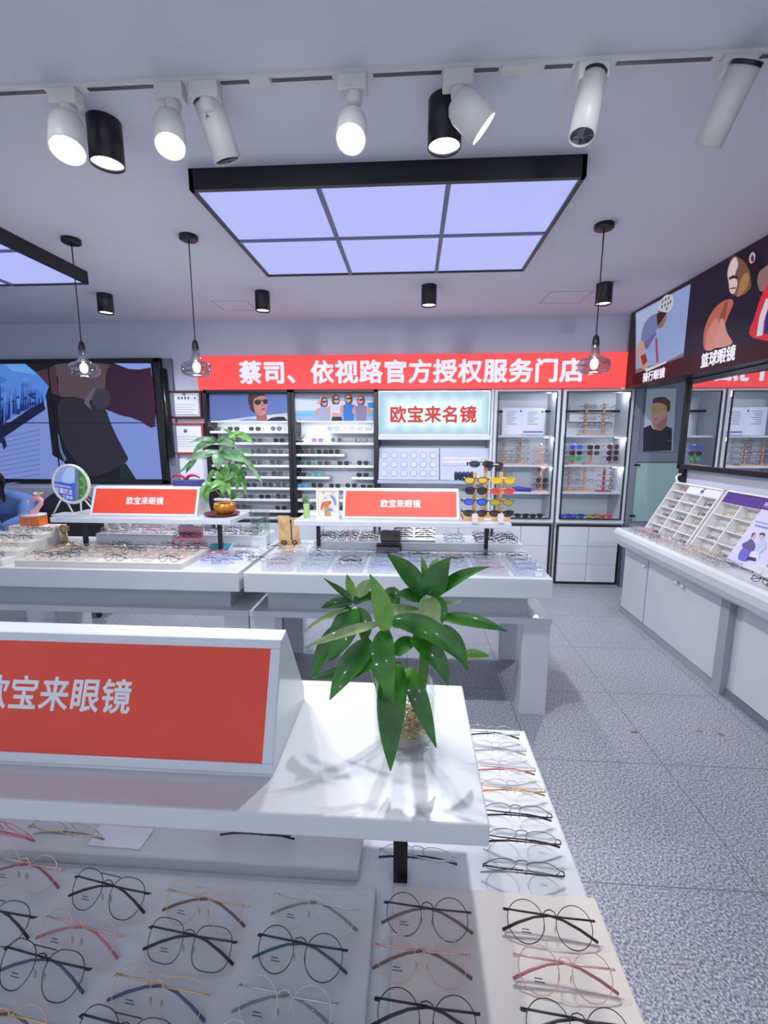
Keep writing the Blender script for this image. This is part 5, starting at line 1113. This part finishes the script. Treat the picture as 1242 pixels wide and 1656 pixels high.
# right counter eyeglasses
CW = ['silver', 'gold', 'gunmetal', 'black', 'rose gold', 'silver']
for j in range(3):
    for i in range(11):
        c = random.choice(CW if i > 4 else CW + ['pink']); y = 4.02 - .115 * i
        small(1.895 + .052 * j - .004 * (i % 2), y, .8155, -1.35 + random.uniform(-.15, .15), c, random.choice(('round', 'oval', 'square')), '%s eyeglasses on the wall counter, %s from far end, %s line from the rim' % (c, ORD[i + 1], ORD[j + 1]), 'eyeglasses on the wall counter', .001)
for i in range(6):
    c = ['black', 'rose gold', 'brown', 'gunmetal', 'black', 'gold'][i]; small(1.93 + .11 * (i % 2), 2.52 - .11 * (i // 2), .8155, -1.4, c, 'oval', '%s eyeglasses on the wall counter before the leaflet board, %s from the riser' % (c, ORD[i + 1]), 'eyeglasses at the near end of the wall counter', .0018)
for ri, (o, a, up, n, S, T, cols, rows, skip) in enumerate(RACKS):
    for i in range(cols):
        for j in range(rows - (1 if ri == 1 or i > 0 else 0)):
            if (i, j) in skip: continue
            q = o + a * (S * (i + .5) / cols) + up * (T * j / rows + .0085) - n * .042
            c = random.choice(['silver', 'gold', 'gunmetal', 'black', 'silver', 'rose gold', 'clear pink'])
            q2 = small(q.x, q.y, q.z, -math.pi / 2, c, random.choice(('oval', 'square', 'rect')), '%s eyeglasses in the %s column, %s row from bottom of the %s-header rack' % (c, ORD[i + 1], ORD[j + 1], ('pale', 'violet')[ri]), 'eyeglasses in the pigeonhole racks', .0016)

# ================================================================== PLANTS
JY = .695; jc = Vector((-.008, JY, 1.1))
t = thing('jar_plant', 'green dracaena cuttings in a clear glass jar on the near shelf', 'potted plant', jc)
MB().lathe([(.001, .0), (.038, 0), (.046, .006), (.051, .02), (.052, .085), (.0475, .098), (.0475, .104), (.0515, .108), (.0515, .118), (.049, .121), (.0455, .118), (.045, .098), (.049, .083), (.048, .02), (.04, .008), (.001, .006)], jc, GLASS, 40).build('glass_jar', t)
MB().lathe([(.001, .007), (.040, .009), (.0475, .022), (.0475, .07), (.001, .07)], jc, WATER, 36).build('water', t)
mb = MB(); RT = mat('roots_tan', (206, 170, 110), .6, vary=.25, scale=60)
for k in range(130):
    a = random.uniform(0, 6.28); r0 = random.uniform(.0, .03); a2 = a + random.uniform(-1.5, 1.5); r1 = random.uniform(.02, .042)
    p0 = jc + Vector((r0 * math.cos(a), r0 * math.sin(a), random.uniform(.02, .062))); p1 = jc + Vector((r1 * math.cos(a2), r1 * math.sin(a2), random.uniform(.012, .05)))
    mb.tube(curve3(p0, (p0 + p1) / 2 + Vector((random.uniform(-.01, .01), random.uniform(-.01, .01), random.uniform(-.008, .008))), p1, 5), .0011, RT, 5)
tag(mb.build('roots', t), kind='stuff')
def zc5(x, y, d): return aty(460 + x / 3.105, 880 + y / 3.105, d)
STM = mat('cane_green', (92, 134, 60), .4, vary=.12)
for pts, r in (((jc + Vector((-.012, -.005, .02)), zc5(520, 560, .68), zc5(505, 440, .655)), .008), ((jc + Vector((.018, .012, .015)), zc5(700, 600, .705), zc5(735, 300, .715)), .0095), ((jc + Vector((-.03, .012, .02)), zc5(430, 560, .735), zc5(345, 320, .765)), .007)):
    MB().tube(curve3(*pts, 8), r, STM, 10).build('stem', t)
LV = [  # base, middle, tip as (x, y, depth), width px, material
 ((505, 440, .645), (500, 590, .60), (548, 815, .585), 118, 0), ((560, 590, .655), (536, 830, .605), (533, 1140, .585), 150, 0), ((615, 625, .665), (680, 790, .625), (762, 1022, .61), 100, 0),
 ((505, 430, .65), (487, 300, .66), (428, 150, .67), 100, 1), ((475, 400, .645), (300, 445, .61), (95, 522, .585), 52, 2), ((440, 490, .655), (330, 610, .625), (228, 782, .60), 125, 0), ((440, 610, .665), (290, 640, .65), (135, 675, .64), 66, 0),
 ((545, 385, .65), (760, 450, .64), (930, 632, .63), 112, 0), ((640, 470, .66), (755, 560, .645), (822, 712, .63), 105, 0), ((790, 415, .71), (868, 505, .70), (915, 640, .69), 72, 0), ((530, 330, .675), (600, 335, .70), (690, 325, .72), 70, 2), ((560, 560, .66), (610, 500, .68), (670, 500, .69), 80, 0),
 ((520, 300, .70), (545, 260, .71), (575, 310, .70), 90, 0), ((540, 410, .655), (640, 380, .665), (770, 410, .67), 80, 2),
 ((345, 320, .76), (290, 455, .73), (222, 592, .715), 135, 0), ((340, 290, .765), (250, 300, .75), (185, 322, .74), 58, 0), ((335, 275, .765), (280, 232, .765), (198, 172, .76), 34, 0), ((345, 260, .77), (328, 205, .775), (314, 152, .78), 44, 1), ((365, 265, .77), (405, 215, .78), (440, 178, .785), 66, 2), ((320, 330, .755), (200, 370, .73), (80, 455, .71), 28, 2), ((250, 420, .74), (190, 545, .725), (138, 680, .71), 76, 0), ((360, 330, .76), (400, 400, .745), (420, 470, .735), 90, 0), ((350, 300, .77), (410, 260, .78), (470, 290, .775), 60, 0),
 ((705, 250, .71), (615, 140, .70), (514, 48, .69), 100, 0), ((735, 260, .71), (768, 165, .705), (832, 68, .70), 128, 0), ((775, 245, .715), (880, 165, .705), (1030, 113, .69), 62, 0), ((705, 275, .71), (630, 255, .70), (555, 258, .69), 74, 0), ((710, 190, .72), (702, 120, .725), (688, 58, .73), 34, 1), ((735, 200, .725), (755, 110, .735), (775, 72, .74), 50, 2), ((725, 265, .71), (735, 345, .685), (772, 425, .67), 108, 2), ((765, 270, .715), (790, 330, .70), (790, 400, .69), 60, 0), ((800, 368, .72), (955, 388, .705), (1118, 438, .69), 70, 0), ((890, 560, .74), (960, 552, .745), (1028, 562, .75), 48, 1), ((795, 292, .73), (850, 292, .735), (892, 278, .74), 22, 2), ((470, 570, .67), (400, 600, .66), (340, 680, .65), 90, 0)]
for b, m_, c, wd, k in LV:
    A0, B0, C0 = zc5(*b), zc5(*m_), zc5(*c); width = wd / 3.105 * (m_[2] * 1.02) / F * 1.06
    mb = MB(); leaf(mb, A0, B0, C0, width, (LEAF, LEAFY, LEAFP)[k], .22, 14); mb.build('leaf', t)
# money tree
MY = 2.88; zs_ = lambda x, y, d: aty(260 + x / 6.9, 620 + y / 6.9, d)
pb = aty(362, 829, MY); t = thing('money_tree', 'bushy money tree in a golden textured bowl on the left shelf', 'potted plant', (pb.x, MY, 1.1))
MB().lathe([(.001, 0), (.085, .0), (.115, .014), (.112, .018), (.08, .008), (.001, .008)], (pb.x - .012, MY, 1.1), mat('saucer_red', (92, 30, 36), .3), 32).build('saucer', t)
PG = mat('golden_glaze', (186, 124, 44), .3, metal=.35, vary=.45, scale=45)
MB().lathe([(.001, .009), (.048, .009), (.066, .03), (.07, .058), (.066, .085), (.06, .085), (.06, .07), (.001, .07)], (pb.x + .008, MY, 1.1), PG, 32).build('bowl', t)
MB().lathe([(.001, .0), (.058, .0)], (pb.x + .008, MY, 1.174), mat('soil', (70, 50, 38), .9, vary=.3, scale=60), 24).build('soil', t)
for pts, r in ((((690, 1280, MY), (690, 1150, MY), (690, 960, MY)), .012), (((690, 1000, MY), (660, 880, MY), (640, 740, MY)), .007), (((690, 1000, MY), (790, 820, MY), (810, 560, MY)), .006), (((695, 1050, MY), (800, 950, MY), (865, 790, MY)), .006), (((690, 1260, MY), (780, 1150, MY), (870, 1020, MY)), .005), (((680, 1270, MY), (600, 1180, MY), (520, 1110, MY)), .005)):
    MB().tube(curve3(*[zs_(*q) for q in pts], 8), r, mat('bark', (110, 112, 84), .7, vary=.2), 8).build('stem', t)
ML = [((800, 560), (1, ((700, 525, 735, 530), 44), ((1040, 685, 930, 590), 76), ((810, 645, 805, 600), 80), ((900, 555, 850, 548), 40)), 2.86), ((630, 650), (0, ((330, 665, 470, 622), 60), ((360, 790, 460, 690), 80), ((705, 585, 670, 610), 40), ((560, 575, 590, 610), 36), ((850, 720, 750, 660), 90)), 2.84),
      ((640, 760), (0, ((278, 858, 440, 790), 66), ((640, 972, 640, 860), 125), ((985, 885, 830, 815), 116), ((400, 830, 500, 800), 70), ((700, 700, 680, 730), 60)), 2.80), ((390, 830), (0, ((275, 1010, 340, 900), 80), ((200, 1000, 300, 920), 50)), 2.81),
      ((860, 770), (0, ((1030, 800, 940, 765), 64), ((1135, 1112, 1010, 940), 66), ((880, 965, 880, 860), 105), ((760, 800, 800, 770), 60)), 2.84), ((690, 1080), (1, ((555, 1180, 620, 1120), 84), ((690, 1260, 690, 1160), 95), ((770, 1250, 750, 1150), 84), ((545, 1210, 600, 1160), 76), ((590, 985, 630, 1010), 70), ((830, 1030, 760, 1050), 70), ((720, 890, 730, 980), 90)), 2.83),
      ((520, 1090), (1, ((510, 1340, 505, 1200), 100), ((450, 1290, 470, 1190), 70), ((600, 960, 570, 1010), 80), ((590, 1160, 560, 1120), 60)), 2.85), ((880, 990), (1, ((850, 1190, 860, 1080), 80), ((950, 1240, 925, 1100), 70), ((740, 900, 810, 940), 80), ((960, 940, 920, 960), 60), ((780, 1150, 820, 1070), 80)), 2.90),
      ((790, 1300), (1, ((900, 1220, 850, 1235), 22), ((740, 1210, 760, 1240), 22), ((850, 1190, 820, 1230), 20), ((930, 1260, 880, 1260), 20), ((800, 1180, 795, 1230), 20)), 2.86)]
for (cx, cy), (k, *ls), d in ML:
    for (tx, ty, mx, my), wd in ls:
        mb = MB(); leaf(mb, zs_(cx, cy, d), zs_(mx, my, d - .03), zs_(tx, ty, d - .045 + random.uniform(-.02, .03)), wd / 6.9 * d * 1.03 / F, (LEAFD, LEAFB)[k], .2, 10, face=(random.uniform(-.3, .3), -1, .45)); mb.build('leaf', t)

# ================================================================== FAR LEFT: person and chair
t = thing('office_chair', 'black round-backed office chair behind the left middle table', 'chair', (-2.98, 3.75, 0))
CH = mat('chair_black', (24, 22, 28), .5)
mb = MB(); prof = [(-.26, .62), (-.30, .80), (-.27, 1.0), (-.15, 1.12), (.0, 1.16), (.15, 1.12), (.27, 1.0), (.30, .80), (.26, .62), (0, .58)]
mb.prism(smooth_loop([(-2.98 + x, 3.66, z) for x, z in prof]), (0, .07, 0), CH); mb.build('backrest', t, .02)
MB().box(-3.22, -2.74, 3.72, 4.15, .46, .54, CH).build('seat', t, .03); MB().cyl((-2.98, 3.93, .08), (-2.98, 3.93, .46), .03, CH).build('column', t)
for k in range(5): a = 2 * math.pi * k / 5 + .3; MB().tube([(-2.98, 3.93, .09), (-2.98 + .28 * math.cos(a), 3.93 + .28 * math.sin(a), .055)], [.025, .016], CH, 8).build('base_leg', t); MB().ball((-2.98 + .28 * math.cos(a), 3.93 + .28 * math.sin(a), .028), .026, .02, .028, CH, 10, 6).build('caster', t)
tagm(MB().box(-4.6, -3.13, 3.30, 3.62, .0, .835, mat('desk_grey', (176, 182, 200), .45, vary=.02)), 'service_desk', 'grey service desk where the person in blue leans, at the left edge', 'desk', .004)
stl = thing('stool', 'dark stool under the person in blue, at the left edge', 'stool', (-3.58, 3.98, 0))
MB().lathe([(.001, .43), (.17, .43), (.18, .45), (.18, .47), (.16, .485), (.001, .485)], (-3.58, 3.98, 0), CH, 24).build('seat', stl); MB().cyl((-3.9, 3.98, .02), (-3.9, 3.98, .44), .03, CH).build('column', stl); MB().lathe([(.001, 0), (.2, 0), (.2, .015), (.03, .03), (.001, .03)], (-3.58, 3.98, 0), CH, 24).build('foot', stl)
def skin_body(name, V, E, m, parent=None, sub=2):
    me = bpy.data.meshes.new(name); off = wloc(parent) if parent else Vector((0, 0, 0))
    me.from_pydata([tuple(Vector(v[:3]) - off) for v in V], E, []); me.materials.append(m); o = bpy.data.objects.new(name, me); COL.objects.link(o)
    if parent: o.parent = parent
    s = o.modifiers.new('skin', 'SKIN'); s.use_smooth_shade = True
    for i, v in enumerate(V): me.skin_vertices[0].data[i].radius = (v[3], v[3] if len(v) < 5 else v[4])
    me.skin_vertices[0].data[0].use_root = True
    u = o.modifiers.new('sub', 'SUBSURF'); u.levels = sub; u.render_levels = sub; return o
px, py = -3.57, 3.95
t = thing('person', 'person in blue clothes leaning over the service desk at the left edge', 'person', (px, py, 0))
BLU = mat('blue_cloth', (84, 116, 172), .8, vary=.12, scale=6); SKN = mat('skin', (214, 168, 146), .55); HAIR = mat('black_hair', (20, 18, 22), .5); TRS = mat('dark_trousers', (44, 48, 70), .8)
V = [(px, py, .60, .17, .14), (px + .02, py - .08, .80, .18, .14), (px + .06, py - .20, 1.0, .19, .14), (px + .08, py - .28, 1.10, .13, .11), (px + .06, py - .35, 1.14, .055), (px + .07, py - .41, 1.17, .06),
     (px + .22, py - .30, 1.04, .075), (px + .31, py - .40, .925, .062), (px + .26, py - .53, .895, .046), (px + .22, py - .57, .875, .032),
     (px - .14, py - .30, 1.05, .075), (px - .26, py - .38, .93, .06), (px - .12, py - .52, .895, .045), (px - .05, py - .56, .875, .032),
     (px + .10, py - .05, .56, .10), (px + .14, py - .42, .54, .075), (px + .14, py - .40, .14, .05), (px + .14, py - .50, .05, .04), (px - .10, py - .05, .56, .10), (px - .14, py - .42, .54, .075), (px - .14, py - .40, .14, .05), (px - .14, py - .50, .05, .04)]
V[15] = (px + .14, py - .26, .54, .08); V[16] = (px + .14, py - .24, .14, .05); V[17] = (px + .14, py - .31, .05, .04); V[19] = (px - .14, py - .26, .54, .08); V[20] = (px - .14, py - .24, .14, .05); V[21] = (px - .14, py - .31, .05, .04)
skin_body('body', V, [(0, 1), (1, 2), (2, 3), (3, 4), (4, 5), (3, 6), (6, 7), (7, 8), (8, 9), (3, 10), (10, 11), (11, 12), (12, 13), (0, 14), (14, 15), (15, 16), (16, 17), (0, 18), (18, 19), (19, 20), (20, 21)], BLU, t)
hc = Vector((px + .075, py - .46, 1.215))
mb = MB(); mb.ball(hc, .075, .095, .11, SKN, 18, 12); mb.ball(hc + Vector((0, -.095, -.02)), .012, .018, .018, SKN, 8, 6)
for s in (-1, 1): mb.ball(hc + Vector((s * .075, .01, -.01)), .012, .018, .028, SKN, 8, 6); mb.ball(hc + Vector((s * .03, -.085, .012)), .011, .006, .006, HAIR, 8, 6)
mb.ball(hc + Vector((0, -.088, -.05)), .022, .006, .005, mat('lip', (176, 96, 92), .5), 8, 6); mb.build('head', t)
mb = MB(); mb.ball(hc + Vector((0, .022, .03)), .088, .10, .105, HAIR, 18, 12)
for k in range(7): a = -.6 + .35 * k; leaf(mb, hc + Vector((.06 * math.cos(a), .02, .06)), hc + Vector((.10, .0, .05 - .02 * k)), hc + Vector((.13, -.02, .04 - .03 * k)), .05, HAIR)
mb.build('hair', t)
for (hx_, hy, hz_, sx_) in ((px + .20, py - .585, .868, 1), (px - .03, py - .575, .868, -1)):
    V = [(hx_, hy, hz_, .018, .014), (hx_ - sx_ * .03, hy - .03, hz_, .022, .012), (hx_ - sx_ * .05, hy - .05, hz_ - .002, .022, .011)]; E = [(0, 1), (1, 2)]
    for q in range(4):
        b0 = len(V); dx = (q - 1.5) * .014; L_ = (.06, .072, .068, .052)[q]
        V += [(hx_ - sx_ * .055 + dx * .7, hy - .06 - dx * .7 * sx_, hz_ - .002, .008), (hx_ - sx_ * (.055 + L_ * .5) + dx, hy - .06 - L_ * .5 - dx * sx_, hz_ - .004, .0075), (hx_ - sx_ * (.055 + L_ * .75) + dx, hy - .06 - L_ * .8 - dx * sx_, hz_ - .018, .0065)]; E += [(2, b0), (b0, b0 + 1), (b0 + 1, b0 + 2)]
    b0 = len(V); V += [(hx_ - sx_ * .015 + .03 * sx_, hy - .045, hz_, .0095), (hx_ - sx_ * .03 + .035 * sx_, hy - .085, hz_ - .006, .008)]; E += [(1, b0), (b0, b0 + 1)]
    skin_body('hand', V, E, SKN, t, 1)
# floor stains
ST = mat('stain_brown', (122, 104, 92), .7, vary=.3, scale=40)
for k, (u, v, a, b) in enumerate(((1027, 1184, .035, .014), (1166, 1188, .02, .015), (1131, 1183, .022, .008))):
    p = atz(u, v, 0); loop = [(p.x + a * math.cos(q) * random.uniform(.5, 1), p.y + b * math.sin(q) * random.uniform(.5, 1), .0004) for q in [2 * math.pi * i / 16 for i in range(16)]]
    mb = MB(); mb.prism(smooth_loop(loop, 3), (0, 0, .0006), ST); o = tag(mb.build('floor_stain'), ('brown scuff mark on the floor between table and counter', 'brown spot on the floor nearest the wall counter', 'faint brown streak on the floor left of the counter-side spot')[k], 'stain')
